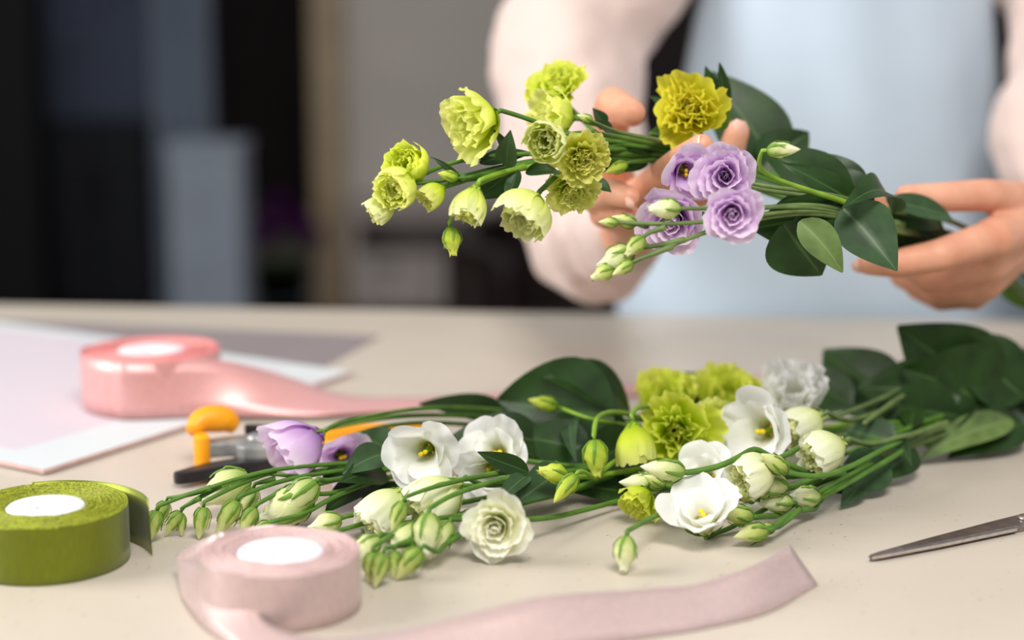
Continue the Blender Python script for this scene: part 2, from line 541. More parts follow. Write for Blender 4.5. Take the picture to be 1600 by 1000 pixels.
def bud_proto(seed, pal, kind='bud'):
    key = (seed, pal, kind)
    if key in BUD_CACHE:
        return BUD_CACHE[key]
    rng = random.Random(seed + 11)
    n, m = 20, 15
    verts, uvs = [], []
    tw = rng.uniform(2.4, 3.6); ph = rng.uniform(0, 6)
    fat = 0.27 if kind == 'bud' else 0.33
    for j in range(m):
        t = j / (m - 1)
        pr = (math.sin(math.pi * min(1, t * 0.94 + 0.05) ** (0.72 if kind == 'bud' else .8))) ** 0.85
        if kind == 'bud':
            pr = pr * (1 - 0.25 * t)
        else:
            pr = max(pr, 0.34 * min(1, t * 6))
        for k in range(n):
            a = 2 * math.pi * k / n
            q = ((a * 3 / (2 * math.pi) + tw * t + ph) % 1.0)
            ridge = (q - 0.5) * 0.16 * min(1, 5 * t)
            r = fat * pr * (1 + ridge)
            zz = t
            if kind != 'bud' and t > .8:
                zz += 0.05 * math.sin(5 * a + ph) + .03 * math.sin(9 * a); r *= 1 + .25 * math.sin(4 * a + ph) * (t - .8) * 5
            verts.append((r * math.cos(a), r * math.sin(a), zz - 0.5)); uvs.append((k / n, min(1, t * .92 + .05)))
    f = grid_faces(n, m, True)
    f.append(tuple(range(n - 1, -1, -1))); f.append(tuple(range((m - 1) * n, m * n)))
    body = mesh_from('bud_body', verts, f, uvs); body.materials.append(PAL[pal])
    sep = []
    prof = [(t / 40, fat * float(np.interp(t / 40, [q / (m - 1) for q in range(m)], [np.hypot(verts[q * n][0], verts[q * n][1]) / fat for q in range(m)]))) for t in range(41)]
    for i in range(5):
        end = rng.uniform(.48, .78); flare = rng.choice((0, 0, .03, .09)); sv, su = [], []
        for j in range(10):
            q = j / 9; t = q * end
            r = float(np.interp(t, [p[0] for p in prof], [p[1] for p in prof])) * 1.10 + .016 + flare * q ** 4
            hwid = .062 * (1 - q) ** .6 * (0.75 + .6 * q) + .008
            for k in range(5):
                u = -1 + k / 2
                a = i * 2 * math.pi / 5 + .3 + u * hwid / max(r, .08) + .25 * q
                rr = r - .012 * abs(u) + .010 * (1 - abs(u))
                sv.append((rr * math.cos(a), rr * math.sin(a), t - .5)); su.append((k / 4, q))
        me = mesh_from('sepal', sv, grid_faces(5, 10), su); me.materials.append(M['sepal'])
        sep.append(me)
    BUD_CACHE[key] = (body, sep)
    return BUD_CACHE[key]


def leaf_mesh(A, B, W, N, bend=0.12, fold=0.25, wav=0.0, seed=0, nu=9, nv=14, curl=0.0):
    rng = random.Random(seed)
    d = B - A; L = d.length
    s = d.cross(N).normalized(); n = s.cross(d).normalized()
    p1, p2 = rng.uniform(0, 6), rng.uniform(0, 6)
    verts, uvs = [], []
    for j in range(nv):
        t = j / (nv - 1)
        w = W / 2 * max(0.02, math.sin(math.pi * min(1, t) ** 0.68)) ** 0.85
        if t < 0.12: w = max(w, W * .08)
        for i in range(nu):
            u = -1 + 2 * i / (nu - 1)
            h = bend * 4 * t * (1 - t) * L + fold * (abs(u) - .5) * w + wav * W * math.sin(5 * t + p1 + 1.2 * u) * abs(u) \
                + curl * W * (u * abs(u)) * math.sin(math.pi * t)
            verts.append(d * t + s * (u * w) + n * h + s * (0.03 * L * math.sin(3 * t + p2)) * t)
            uvs.append((0.5 + 0.5 * u, t))
    return mesh_from('leaf', verts, grid_faces(nu, nv), uvs)


SPRAYS, STEMS, SOLID, HANDS = [], [], [], []                     # stalks still to lay; blossoms and buds as spheres; fingers and palms as capsules


def lay_stems():
    """bend every stalk round foreign stalks, round blossoms and buds it does not carry, and round the hands; then build the tubes"""
    from mathutils.kdtree import KDTree
    P, R_, SP, ST, FIX, Z = [], [], [], [], [], []
    for k, st in enumerate(STEMS):
        c = st['c']; L = [0.0]
        for a, b in zip(c, c[1:]): L.append(L[-1] + (b - a).length)
        n = max(6, int(L[-1] / .004)); t = np.linspace(0, L[-1], n)
        arr = np.stack([np.interp(t, L, [q[i] for q in c]) for i in range(3)], 1)
        st['i0'] = len(P); st['n'] = n
        for m_ in range(n):
            P.append(arr[m_]); R_.append(st['r0'] + (st['r1'] - st['r0']) * m_ / (n - 1)); SP.append(id(st['sp'])); ST.append(k)
            FIX.append(m_ * L[-1] / (n - 1) < .007); Z.append(TZ if st['sp'].mode == 'h' else -1)
    P = np.array(P); R_ = np.array(R_); FIX = np.array(FIX); Z = np.array(Z)
    own = np.array([-1 if STEMS[k]['own'] is None else STEMS[k]['own'] for k in ST])
    SPN = np.unique(np.array(SP), return_inverse=True)[1]
    same = np.array([ST[i] == ST[i + 1] for i in range(len(ST) - 1)])
    inner = np.concatenate([[False], same[:-1] & same[1:], [False]])
    for it in range(46):
        D = np.zeros_like(P)
        for sid, balls in SOLID:
            for c, r in balls:
                d = P - np.array(c); l = np.linalg.norm(d, axis=1) + 1e-9
                hit = (l < r + R_) & (own != sid)
                D[hit] += d[hit] / l[hit, None] * (r + R_[hit] - l[hit])[:, None] * .6
        for a, b, ra, rb in HANDS:
            a_, ab = np.array(a), np.array(b - a)
            t = np.clip(((P - a_) @ ab) / (ab @ ab + 1e-12), 0, 1)
            d = P - (a_ + t[:, None] * ab); l = np.linalg.norm(d, axis=1) + 1e-9; rr = ra + (rb - ra) * t
            hit = l < rr + R_ - .0006
            D[hit] += d[hit] / l[hit, None] * (rr[hit] + R_[hit] - .0006 - l[hit])[:, None] * .6
        kd = KDTree(len(P))
        for i in range(len(P)): kd.insert(P[i], i)
        kd.balance()
        for i in range(len(P)):
            for co, j, dist in kd.find_range(P[i], .0062):
                if SPN[j] != SPN[i]:
                    need = R_[i] + R_[j] + .0003 - dist
                    if need > 0:
                        d = P[i] - P[j] if dist > 1e-6 else np.array((0, 0, 1.0 if SPN[i] > SPN[j] else -1.0))
                        D[i] += d / (np.linalg.norm(d) + 1e-9) * need * .35
        D[FIX] = 0
        lim = np.linalg.norm(D, axis=1); D *= np.minimum(1, .003 / (lim + 1e-9))[:, None]
        P += D
        if it < 40:
            S = P.copy(); S[1:-1] = P[1:-1] * .6 + (P[:-2] + P[2:]) * .2
            mv = inner & ~FIX; P[mv] = S[mv]
        P[:, 2] = np.maximum(P[:, 2], Z + R_ * 1.05)
    for st in STEMS:
        c = [Vector(q) for q in P[st['i0']:st['i0'] + st['n']]]
        me, org = tube_mesh(st['name'], c, st['r0'], st['r1'], raw=True)
        link(st['name'], me, st['mat'], st['sp'].o, org - st['sp'].org)


class Spray:
    """one cut flower stem: blossoms, buds, branches and leaves that move together"""

    def __init__(self, mode, base, label, cat='cut flower', group=None, stem='stem', name='lisianthus_spray', sub=0.0018, dd=0.0):
        self.mode = mode; self.dd = dd
        self.stemmat = M[stem]; self.sub = sub
        self.o = empty(name, (0, 0, 0), label, cat, group)
        self.org = self.p(base); self.o.location = self.org
        self.k = 0
        SPRAYS.append(self)

    def p(self, a):
        if isinstance(a, Vector): return a
        return PT(a[0], a[1], a[2] + HD) if self.mode == 'Y' else TB(a[0], a[1], a[2])

    def stem(self, pts, r0=None, r1=None, mat=None, name='stem', own=None):
        c = catmull([self.p(a) for a in pts], 6)
        for _ in range(14):                           # soft bends, no kinks
            c = c[:2] + [c[i] * .5 + (c[i - 1] + c[i + 1]) * .25 for i in range(2, len(c) - 1)] + c[-1:]
        STEMS.append(dict(sp=self, c=c, r0=r0 or self.sub, r1=r1 or self.sub * 1.25, mat=M[mat] if mat else self.stemmat, name=name, own=own))

    def lead(self, s, s2, path):                      # path points too close to the flower would fold the stalk back
        P = [self.p(a) for a in path]
        while len(P) > 1 and ((P[0] - s2).length < .010 or (P[0] - s2).dot(P[1] - P[0]) < 0):
            P.pop(0)
        return [s, s2] + P

    def settle(self, o):                              # nothing lying on the worktop sinks into it
        if self.mode != 'h': return
        mats = [(o, Matrix.LocRotScale(o.location, o.rotation_quaternion if o.rotation_mode == 'QUATERNION' else None, o.scale))]
        lo = 9
        for x in [o] + list(o.children):
            for v in x.data.vertices: lo = min(lo, (mats[0][1] @ v.co).z)
        lo += self.org.z
        if lo < TZ + .0004: o.location.z += TZ + .0004 - lo

    def bloom(self, kind, at, axis, R, pal, path=None, seed=None, spin=None, r=None, name='blossom', mat=None):
        self.k += 1
        seed = (self.k % 3) if seed is None else seed
        pet, rc, sep, extra, zc = blossom_proto(kind, seed, pal)
        if self.mode == 'Y': R *= .967
        ax = V3(axis); c = self.p(at); base = c - ax * (zc * R)
        q = ax.to_track_quat('Z', 'Y')
        q = q @ Matrix.Rotation(spin if spin is not None else self.k * 1.7, 4, 'Z').to_quaternion()
        b = link(name, rc, None, self.o, base - self.org, q, R)
        for me in pet: link('petal', me, None, b)
        for me in sep: link('sepal', me, None, b)
        for nm, me in extra: link(nm, me, None, b)
        z_ = b.location.z; self.settle(b); base = base + Vector((0, 0, b.location.z - z_))
        id_ = len(SOLID); SOLID.append((id_, [(base + ax * ((zc + k) * R), R * (.62 if kind == 'open' else .80))
                                                    for k in ((-.45, 0, .45) if kind in ('half', 'tulip', 'frill', 'ball') else (0,))]))
        if path:
            s = base - ax * (0.12 * R)
            self.stem(self.lead(s, s - ax * min(.5 * R, .012), path), r, mat=mat, name='branch', own=id_)
        return b

    def bud(self, at, axis, L, pal='bud', path=None, seed=None, kind='bud', r=None, mat=None):
        self.k += 1
        seed = self.k % 4 if seed is None else seed
        if self.mode == 'Y': L *= .967
        body, sep = bud_proto(seed, pal, kind)
        ax = V3(axis); c = self.p(at)
        q = ax.to_track_quat('Z', 'Y') @ Matrix.Rotation(self.k * 1.1, 4, 'Z').to_quaternion()
        b = link('bud', body, None, self.o, c - self.org, q, L)
        for me in sep: link('sepal', me, None, b)
        z_ = b.location.z; self.settle(b); c = c + Vector((0, 0, b.location.z - z_))
        id_ = len(SOLID); SOLID.append((id_, [(c + ax * (k * L), .27 * L) for k in (-.25, 0, .22)]))
        if path:
            s = c - ax * (0.47 * L)
            self.stem(self.lead(s, s - ax * .3 * L, path), r or self.sub * .8, mat=mat, name='branch', own=id_)
        return b

    def leaf(self, A, B, W, N=(0, .5, 1), mat='leaf', bend=.12, fold=.25, wav=.03, curl=0.0):
        LEAF_N[0] += 1
        a, b = self.p(A), self.p(B)
        me = leaf_mesh(a, b, W, V3(N), bend, fold, wav, LEAF_N[0], curl=curl)
        o = link('leaf', me, M[mat], self.o, a - self.org)
        self.settle(o)
        return o


# ================================================================ the setting
M['floor'] = plain('dark_floor', (92, 84, 78), 0.5, 0.4, 0.1, 3)
M['taupe'] = plain('taupe_plaster', (188, 179, 170), 0.8, 0.2, 0.03, 3)
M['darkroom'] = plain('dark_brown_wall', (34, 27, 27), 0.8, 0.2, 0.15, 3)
M['tan'] = plain('tan_wood', (156, 136, 110), 0.55, 0.3, 0.08, 8)
M['slate'] = plain('slate_cloth', (86, 94, 114), 0.9, 0.1, 0.1, 5, sheen=.2)
M['greyblue'] = plain('grey_blue_cloth', (116, 125, 138), 0.9, 0.1, 0.06, 5)
M['greyped'] = plain('grey_blue_lacquer', (146, 154, 166), 0.6, 0.3, 0.04, 5)
M['black'] = plain('black_lacquer', (9, 9, 9), 0.6, 0.2, 0.2, 5)
M['navy'] = plain('navy_black_lacquer', (16, 17, 24), 0.6, 0.2, 0.15, 5)
M['cab'] = plain('taupe_lacquer', (156, 146, 140), 0.55, 0.3, 0.04, 5)
M['cabdark'] = plain('dark_taupe_lacquer', (88, 80, 77), 0.7, 0.2, 0.06, 5)
M['espresso'] = plain('espresso_leather', (32, 22, 19), 0.5, 0.35, 0.15, 20)

o = link('floor', box_mesh('floor', -6, 6, -2.5, 11.2, -0.1, 0, bevel=0), M['floor']); tag(o, kind='structure')
BY = 7.0
xw = lambda px, Y=BY: PT(px, 300, Y).x
o = link('wall_back', box_mesh('wall_back', xw(520), 6, BY, BY + .15, 0, 3.0, bevel=0), M['taupe']); tag(o, kind='structure')
o = link('wall_left_back', box_mesh('wall_left_back', -6, xw(250), BY + .25, BY + .4, 0, 3.0, bevel=0), M['darkroom']); tag(o, kind='structure')
o = link('wall_far', box_mesh('wall_far', -6, 6, 10.4, 10.55, 0, 3.0, bevel=0), M['darkroom']); tag(o, kind='structure')
o = link('trim_1', box_mesh('trim_1', xw(492), xw(540), BY - .06, BY + .2, 0, 3.0, bevel=.01), M['tan']); tag(o, kind='structure')
o = link('wall_dark_pier', box_mesh('wall_dark_pier', -6, xw(62, 6.6), 6.6, 6.8, 0, 3.0, bevel=0), M['black']); tag(o, kind='structure')


def pleated(name, x0, x1, Y, z0, z1, mat, n, amp, label, cat):
    m = n * 8 + 1; verts = []
    for t in range(2):
        for j in range(7):
            z = z0 + (z1 - z0) * j / 6
            for i in range(m):
                a = 2 * math.pi * n * i / (m - 1)
                verts.append((x0 + (x1 - x0) * i / (m - 1), Y + amp * math.sin(a + .3 * math.sin(z * 2)) + t * .006, z))
    f = grid_faces(m, 7) + [tuple(v + m * 7 for v in q[::-1]) for q in grid_faces(m, 7)]
    e = link(name, mesh_from(name, verts, f), mat)
    tag(e, label, cat)
    return e


pleated('pleated_curtain', xw(55, 7.0), xw(262, 7.0), 7.1, 0.42, 2.6, M['slate'], 9, .03, 'slate blue pleated curtain hanging above the added black cabinet', 'curtain')
pleated('plain_curtain', xw(242, 6.8), xw(336, 6.8), 6.8, 0.02, 2.6, M['greyblue'], 4, .022, 'narrow pale grey-blue curtain hanging behind the grey pedestal', 'curtain')
# low black cabinet, added to make the dark gradient below the curtain
cx0, cx1 = xw(62, 6.75), xw(234, 6.75)
c = empty('added_dark_cabinet', ((cx0 + cx1) / 2, 6.8, 0), 'added low navy-black cabinet making the dark gradient below the slate curtain', 'cabinet')
hw = (cx1 - cx0) / 2
link('body', box_mesh('body', -hw, hw, -.02, .18, 0.06, 0.80), M['navy'], c)
link('plinth', box_mesh('plinth', -hw + .02, hw - .02, 0, .16, 0, .06), M['black'], c)
for s in (-1, 1):
    d = link('door', box_mesh('door', -hw / 2 + .01, hw / 2 - .01, -.04, -.02, .1, .77), M['navy'], c, (s * hw / 2, 0, 0))
    link('handle', box_mesh('handle', -.006, .006, -.06, -.04, .45, .6, bevel=.002), M['black'], d, (-s * hw * .4, 0, 0))
# grey pedestal
px0, px1 = xw(258, 6.2), xw(376, 6.2)
pc = empty('display_pedestal', ((px0 + px1) / 2, 6.35, 0), 'tall pale grey-blue display pedestal beside the dark doorway', 'pedestal')
pw = (px1 - px0) / 2
zt = PT(300, 225, 6.2).z
link('base', box_mesh('base', -pw, pw, -pw, pw, 0, .05, bevel=.008), M['greyped'], pc)
link('shaft', box_mesh('shaft', -pw * .94, pw * .94, -pw * .94, pw * .94, .05, zt - .04, bevel=.012), M['greyped'], pc)
link('top', box_mesh('top', -pw, pw, -pw, pw, zt - .04, zt, bevel=.008), M['greyped'], pc)
# sideboard by the taupe wall
sx0, sx1 = xw(544, 6.6), xw(800, 6.6)
sb = empty('sideboard', ((sx0 + sx1) / 2, 6.78, 0), 'taupe sideboard with a dark open shelf against the taupe wall', 'cabinet')
sw = (sx1 - sx0) / 2
z1_, z2_, z3_ = PT(600, 322, 6.57).z, PT(600, 345, 6.57).z, PT(600, 398, 6.57).z
link('worktop', box_mesh('worktop', -sw, sw, -.22, .2, z2_, z1_), M['cab'], sb)
link('back_panel', box_mesh('back_panel', -sw, sw, .1, .2, z3_, z2_), M['cab'], sb)
link('body', box_mesh('body', -sw, sw, -.2, .2, .08, z3_), M['cab'], sb)
for s in (-1, 1):
    link('side_panel', box_mesh('side_panel', -.02, .02, -.2, .1, z3_, z2_), M['cab'], sb, (s * (sw - .02), 0, 0))
    d = link('door', box_mesh('door', -sw / 2 + .01, sw / 2 - .01, -.225, -.2, .1, z3_ - .01), M['cab'], sb, (s * sw / 2, 0, 0))
    link('handle', box_mesh('handle', -.05, .05, -.24, -.225, z3_ - .05, z3_ - .04, bevel=.002), M['cabdark'], d)
    link('foot', box_mesh('foot', -.03, .03, -.1, .1, 0, .08), M['cabdark'], sb, (s * (sw - .1), 0, 0))


# tall dark cabinet behind the florist
tx0, tx1 = xw(965, 6.5), xw(1800, 6.5)
tc_ = empty('tall_cabinet', ((tx0 + tx1) / 2, 6.75, 0), 'tall black-brown cabinet standing behind the florist', 'cabinet')
tw = (tx1 - tx0) / 2
link('body', box_mesh('body', -tw, tw, -.2, .22, .06, 2.2), M['darkroom'], tc_)
link('plinth', box_mesh('plinth', -tw + .02, tw - .02, -.17, .2, 0, .06), M['black'], tc_)
for k in range(4):
    d = link('door', box_mesh('door', -tw / 4 + .008, tw / 4 - .008, -.225, -.2, .1, 2.16), M['darkroom'], tc_, (-tw + (k + .5) * tw / 2, 0, 0))
    link('handle', box_mesh('handle', -.008, .008, -.25, -.225, .95, 1.15, bevel=.003), M['black'], d, ((1 if k % 2 == 0 else -1) * tw * .2, 0, 0))


# dark armchair behind the worktop
def armchair():
    p = PT(900, 470, 4.2)
    c = empty('tub_chair', (p.x, 4.35, 0), 'dark espresso leather tub chair standing behind the worktop', 'chair')
    zt = PT(900, 365, 4.1).z
    # curved shell
    verts = []; n = 25
    for th in (0.0, 0.07):
        for j in range(7):
            t = j / 6
            for i in range(n):
                a = math.radians(-140 + 280 * i / (n - 1)) + math.pi / 2
                top = 0.62 + (zt - 0.62) * (0.5 + 0.5 * math.cos((a - math.pi / 2) * .9)) ** .6
                z = 0.30 + (top - 0.30) * t
                R = 0.33 - th
                verts.append((R * math.cos(a), R * math.sin(a) * .95, z))
    f = [q[::-1] for q in grid_faces(n, 7)] + [tuple(v + n * 7 for v in q) for q in grid_faces(n, 7)]
    o2 = n * 7
    for i in range(n - 1):
        f.append((6 * n + i, 6 * n + i + 1, o2 + 6 * n + i + 1, o2 + 6 * n + i)); f.append((i + 1, i, o2 + i, o2 + i + 1))
    for j in range(6):
        f.append((j * n, (j + 1) * n, o2 + (j + 1) * n, o2 + j * n))
        e = n - 1
        f.append(((j + 1) * n + e, j * n + e, o2 + j * n + e, o2 + (j + 1) * n + e))
    link('backrest', mesh_from('backrest', verts, f), M['espresso'], c)
    link('seat', lathe_mesh('seat', [(.02, .32), (.27, .32), (.285, .36), (.285, .42), (.26, .46), (.02, .475)], 32), M['espresso'], c)
    for sx in (-1, 1):
        for sy in (-1, 1):
            me, org = tube_mesh('leg', [(sx * .2, sy * .2, .33), (sx * .23, sy * .23, 0)], .02, .012)
            link('leg', me, M['black'], c, org)


armchair()


# bucket of purple flowers in the dark doorway
def purple_bucket():
    c0 = PT(438, 372, 6.9)
    b = empty('flower_bucket', (c0.x, 6.9, 0), 'dark bucket standing on the floor in the dark doorway', 'bucket')
    link('pail', lathe_mesh('pail', [(.01, 0), (.09, 0), (.115, .2), (.12, .2), (.12, .21), (.105, .21), (.085, .02), (.01, .02)], 28), M['black'], b)
    me, org = tube_mesh('handle', [(-.118, 0, .18), (-.13, -.06, .1), (0, -.13, .07), (.13, -.06, .1), (.118, 0, .18)], .003, .003)
    link('handle', me, M['greyblue'], b, org)
    spots = [(.135 * math.cos(a), .135 * math.sin(a), .03 + .02 * (k % 2)) for k, a in enumerate(np.arange(6) * math.pi / 3 + .3)] + [(0, 0, .13)]
    for i, (dx, dy, dz) in enumerate(spots):
        p = Vector((c0.x + dx, 6.9 + dy, c0.z + dz))
        s = Spray('Y', Vector((c0.x + dx * .15, 6.9 + dy * .15, .03)), 'deep purple double blossom on a stalk in the dark bucket', 'cut flower', 'purple flowers in the dark bucket', name='purple_flower')
        s.bloom('ruffle', p, (dx * 4, .7, .6), .054, 'plum', [Vector((c0.x + dx * .15, 6.9 + dy * .15, .03))], seed=0, r=.004)


purple_bucket()

# ---------------------------------------------------------------- work table
yaw = math.atan2(1.985 - 2.05, 0.097 + 0.615)
edge_mid = Vector((0.35, 1.985 - 0.0915 * (0.35 - 0.097), 0))
tb = empty('work_table', (edge_mid.x, edge_mid.y, 0), 'long florist worktop of pale speckled beige stone on white panels', 'table', rotz=yaw)
M['panel'] = plain('white_panel', (212, 208, 202), .5, .3, .03, 4)
link('worktop', box_mesh('worktop', -2.0, 1.75, -1.5, 0, TZ - .04, TZ, bevel=.003), M['table'], tb)
for x in (-1.9, -.35, 1.6):
    link('side_panel', box_mesh('side_panel', -.02, .02, -1.42, -.10, 0, TZ - .04, bevel=.003), M['panel'], tb, (x, 0, 0))
link('back_panel', box_mesh('back_panel', -1.9, 1.6, -.78, -.75, .05, TZ - .04, bevel=.002), M['panel'], tb)

# ================================================================ sheets of paper
M['greypaper'] = plain('mauve_grey_paper', (132, 122, 124), .8, .2, .03, 6)


def paper_print():
    m, nt, b = base_mat('pink_print_paper', .6, .3)
    tc = nt.nodes.new('ShaderNodeTexCoord'); sp = nt.nodes.new('ShaderNodeSeparateXYZ')
    nt.links.new(tc.outputs['UV'], sp.inputs[0])

    def edge(o, lo, hi):
        return ramp(nt, o, [(lo, (0, 0, 0)), (lo + .004, (255, 255, 255)), (hi, (255, 255, 255)), (hi + .004, (0, 0, 0))])
    mu = nt.nodes.new('ShaderNodeMix'); mu.data_type = 'RGBA'; mu.blend_type = 'MULTIPLY'; mu.inputs[0].default_value = 1
    nt.links.new(edge(sp.outputs[0], .05, .90), mu.inputs[6]); nt.links.new(edge(sp.outputs[1], .07, .93), mu.inputs[7])
    n = noise_tex(nt, 2.6, 2, 'UV')
    body = ramp(nt, n, [(.0, (196, 186, 195)), (.60, (202, 190, 197)), (.70, (160, 158, 170)), (.76, (210, 200, 206))])
    mix = nt.nodes.new('ShaderNodeMix'); mix.data_type = 'RGBA'
    nt.links.new(mu.outputs[2], mix.inputs[0]); nt.links.new(body, mix.inputs[7]); mix.inputs[6].default_value = lin((200, 204, 206))
    nt.links.new(mix.outputs[2], b.inputs['Base Color'])
    bump(nt, b, noise_tex(nt, 160, 2), .3, .001)
    return m


M['print'] = paper_print()
M['paperedge'] = plain('pink_paper_edge', (206, 172, 166), .7, .2, .05, 60)


def sheet(name, corners, z0, th, mat, label, cat, edge=None, wave=0.0):
    """a flat sheet between four corners (front-left, front-right, back-right, back-left), lying on the worktop"""
    a, b, c, d = [Vector((p.x, p.y, 0)) for p in corners]
    nu, nv = 25, 19
    org = a.copy(); org.z = TZ
    top, uv = [], []
    for j in range(nv):
        for i in range(nu):
            u, v = i / (nu - 1), j / (nv - 1)
            p = a.lerp(b, u).lerp(d.lerp(c, u), v)
            p.z = TZ + z0 + th + wave * (0.5 + 0.5 * math.sin(9 * u + 4 * v)) * (0.5 + .5 * math.cos(7 * v))
            top.append(p - org); uv.append((u, v))
    bot = [p - Vector((0, 0, th)) for p in top]
    N = nu * nv
    f = grid_faces(nu, nv) + [tuple(x + N for x in q[::-1]) for q in grid_faces(nu, nv)]
    ring = [i for i in range(nu)] + [j * nu + nu - 1 for j in range(1, nv)] + [(nv - 1) * nu + i for i in range(nu - 2, -1, -1)] + [j * nu for j in range(nv - 2, 0, -1)]
    side0 = len(f)
    for k in range(len(ring)):
        x, y = ring[k], ring[(k + 1) % len(ring)]
        f.append((y, x, x + N, y + N))
    me = mesh_from(name, top + bot, f, uv + uv, smooth=False)
    me.materials.append(mat)
    if edge is not None:
        me.materials.append(edge)
        for p in me.polygons[side0:]: p.material_index = 1
    o = link(name, me, None, None, org); tag(o, label, cat)
    return o


A_, B_ = TB(68, 744), TB(550, 588)
dback = TB(150, 531) - B_; dback.z = 0; dback.normalize()
D_ = A_ + dback * 0.62; C_ = B_ + dback * 0.62
g1, g2 = TB(594, 526), TB(505, 575)
dg = (g2 - g1).normalized(); lg = (TB(60, 503) - g1); lg.z = 0; lg.normalize()
sheet('wrapping_sheet', [g1 + dg * .30 + lg * .8, g1 + dg * .30, g1, g1 + lg * .8], 0, .0008, M['greypaper'],
      'mauve-grey paper sheet lying under the pink printed wrapping paper', 'paper')
sheet('gift_wrap', [D_, A_, B_, C_], .001, .0035, M['print'],
      'pale pink printed wrapping paper with a white border, under the coral ribbon reel', 'paper', M['paperedge'], wave=.001)

# ================================================================ ribbon reels
M['green_satin'] = satin('olive_satin', (112, 122, 14), .38, .65)
M['blush_satin'] = satin('blush_satin', (200, 174, 170), .36, .32)
M['coral_satin'] = satin('coral_satin', (218, 160, 157), .38, .28)
M['green_edge'] = plain('olive_selvedge', (128, 134, 34), .6, .3, .3, 700)
M['blush_edge'] = plain('blush_selvedge', (196, 168, 165), .7, .2, .08, 700)
M['coral_edge'] = plain('coral_selvedge', (214, 136, 134), .7, .2, .08, 700)
M['spool'] = plain('white_foam', (216, 216, 220), .8, .2, .02, 60, bmp=.3)


def ruled(name, pairs, mat, parent, org, per=8, across=5, th=.0004, bulge=0.0):
    lo = catmull([p[0] for p in pairs], per); hi = catmull([p[1] for p in pairs], per)
    n = len(lo); verts = []
    for s in (0, 1):
        for i in range(n):
            tang = (lo[min(i + 1, n - 1)] - lo[max(i - 1, 0)])
            nr = tang.cross(hi[i] - lo[i])
            nr = nr.normalized() if nr.length > 0 else Vector((0, 0, 1))
            for k in range(across):
                v = k / (across - 1)
                verts.append(lo[i].lerp(hi[i], v) - org + nr * (th * s + bulge * math.sin(math.pi * v)))
    N = n * across
    f = grid_faces(across, n) + [tuple(x + N for x in q[::-1]) for q in grid_faces(across, n)]
    ring = list(range(across)) + [j * across + across - 1 for j in range(1, n)] + [(n - 1) * across + i for i in range(across - 2, -1, -1)] + [j * across for j in range(n - 2, 0, -1)]
    for k in range(len(ring)):
        x, y = ring[k], ring[(k + 1) % len(ring)]
        f.append((y, x, x + N, y + N))
    return link(name, mesh_from(name, verts, f), mat, parent)


def reel(center, w, ri, ro, mat, edgemat, label, z0=0.0, seed=0, pitch=.0013):
    rng = random.Random(seed)
    e = empty('ribbon_reel', (center.x, center.y, TZ + z0), label, 'ribbon')
    prof = []
    n = int((ro - ri) / pitch)
    top, bot = [], []
    zs = w
    for k in range(n):
        r = ri + (ro - ri) * k / n; dr = (ro - ri) / n
        h = w + rng.uniform(-.0009, .0005)
        top += [(r + dr * .05, h - .0010), (r + dr * .3, h), (r + dr * .7, h), (r + dr * .95, h - .0012)]
    prof = [(ri, .0005), (ro - .001, 0.0), (ro, .0006)] + [(ro, w * t) for t in (.25, .5, .75)] + [(ro, w - .0030), (ro, w - .0018), (ro - .0001, w - .0011)] + top[::-1] + [(ri, w - .004)]
    m = 96; verts = []
    for j, (r, z) in enumerate(prof):
        for k in range(m):
            a = 2 * math.pi * k / m
            wob = (.0005 * math.sin(3 * a + r * 700) + .0004 * math.sin(7 * a + r * 1900)) if j > 8 else 0
            rr = r + (.0004 * math.sin(2 * a + seed) if r > ri * 1.3 else 0)
            verts.append((rr * math.cos(a), rr * math.sin(a), z + wob))
    f = grid_faces(m, len(prof), True)
    f += [tuple(((len(prof) - 1) * m + k, (len(prof) - 1) * m + (k + 1) % m, (k + 1) % m, k)) for k in range(m)]
    wm = mesh_from('wound_ribbon', verts, f); wm.materials.append(mat); wm.materials.append(edgemat)
    for p in wm.polygons:
        if 9 * m <= min(p.vertices) and max(p.vertices) < (len(prof) - 1) * m: p.material_index = 1
    link('wound_ribbon', wm, None, e)
    core = [(.006, .0006), (ri - .0004, .0006), (ri - .0002, w * .5), (ri - .0003, w - .0014), (ri - .0015, w - .0004), (.016, w - .0012), (.0065, w - .0016), (.005, w - .003), (.004, w - .006)]
    link('spool_core', lathe_mesh('spool_core', core, 48), M['spool'], e)
    return e


# olive green reel
gc = TB(71, 788, .038)
rg = reel(gc, .038, .0256, .0530, M['green_satin'], M['green_edge'], 'olive green satin ribbon reel with white foam core', seed=3)
W = .038
pr = []
for a, rr in ((115, .0533), (95, .0538), (75, .0548), (55, .0565), (38, .0590), (22, .0625), (10, .0645)):
    a = math.radians(a)
    b_ = Vector((gc.x + rr * math.cos(a), gc.y + rr * math.sin(a), TZ + .0006))
    pr.append((b_, b_ + Vector((.0, .0, W + .0005))))
pr[-1] = (pr[-1][0] + Vector((.004, -.006, .001)), pr[-1][1] + Vector((.001, .002, -.001)))
ruled('ribbon_tail', pr, M['green_satin'], rg, rg.location)

# blush reel with a long tail
bc = TB(438, 858, .036)
rb = reel(bc, .036, .0264, .0480, M['blush_satin'], M['blush_edge'], 'blush pink satin ribbon reel with a long tail curling along the table', seed=8)
W = .036


def stand(px, py, lean=(0, 0), w=W):                # bottom edge at a pixel on the worktop, upper edge above it
    b_ = TB(px, py, .0008)
    h = math.sqrt(max(0, w * w - lean[0] ** 2 - lean[1] ** 2))
    return (b_, b_ + Vector((lean[0], lean[1], h)))


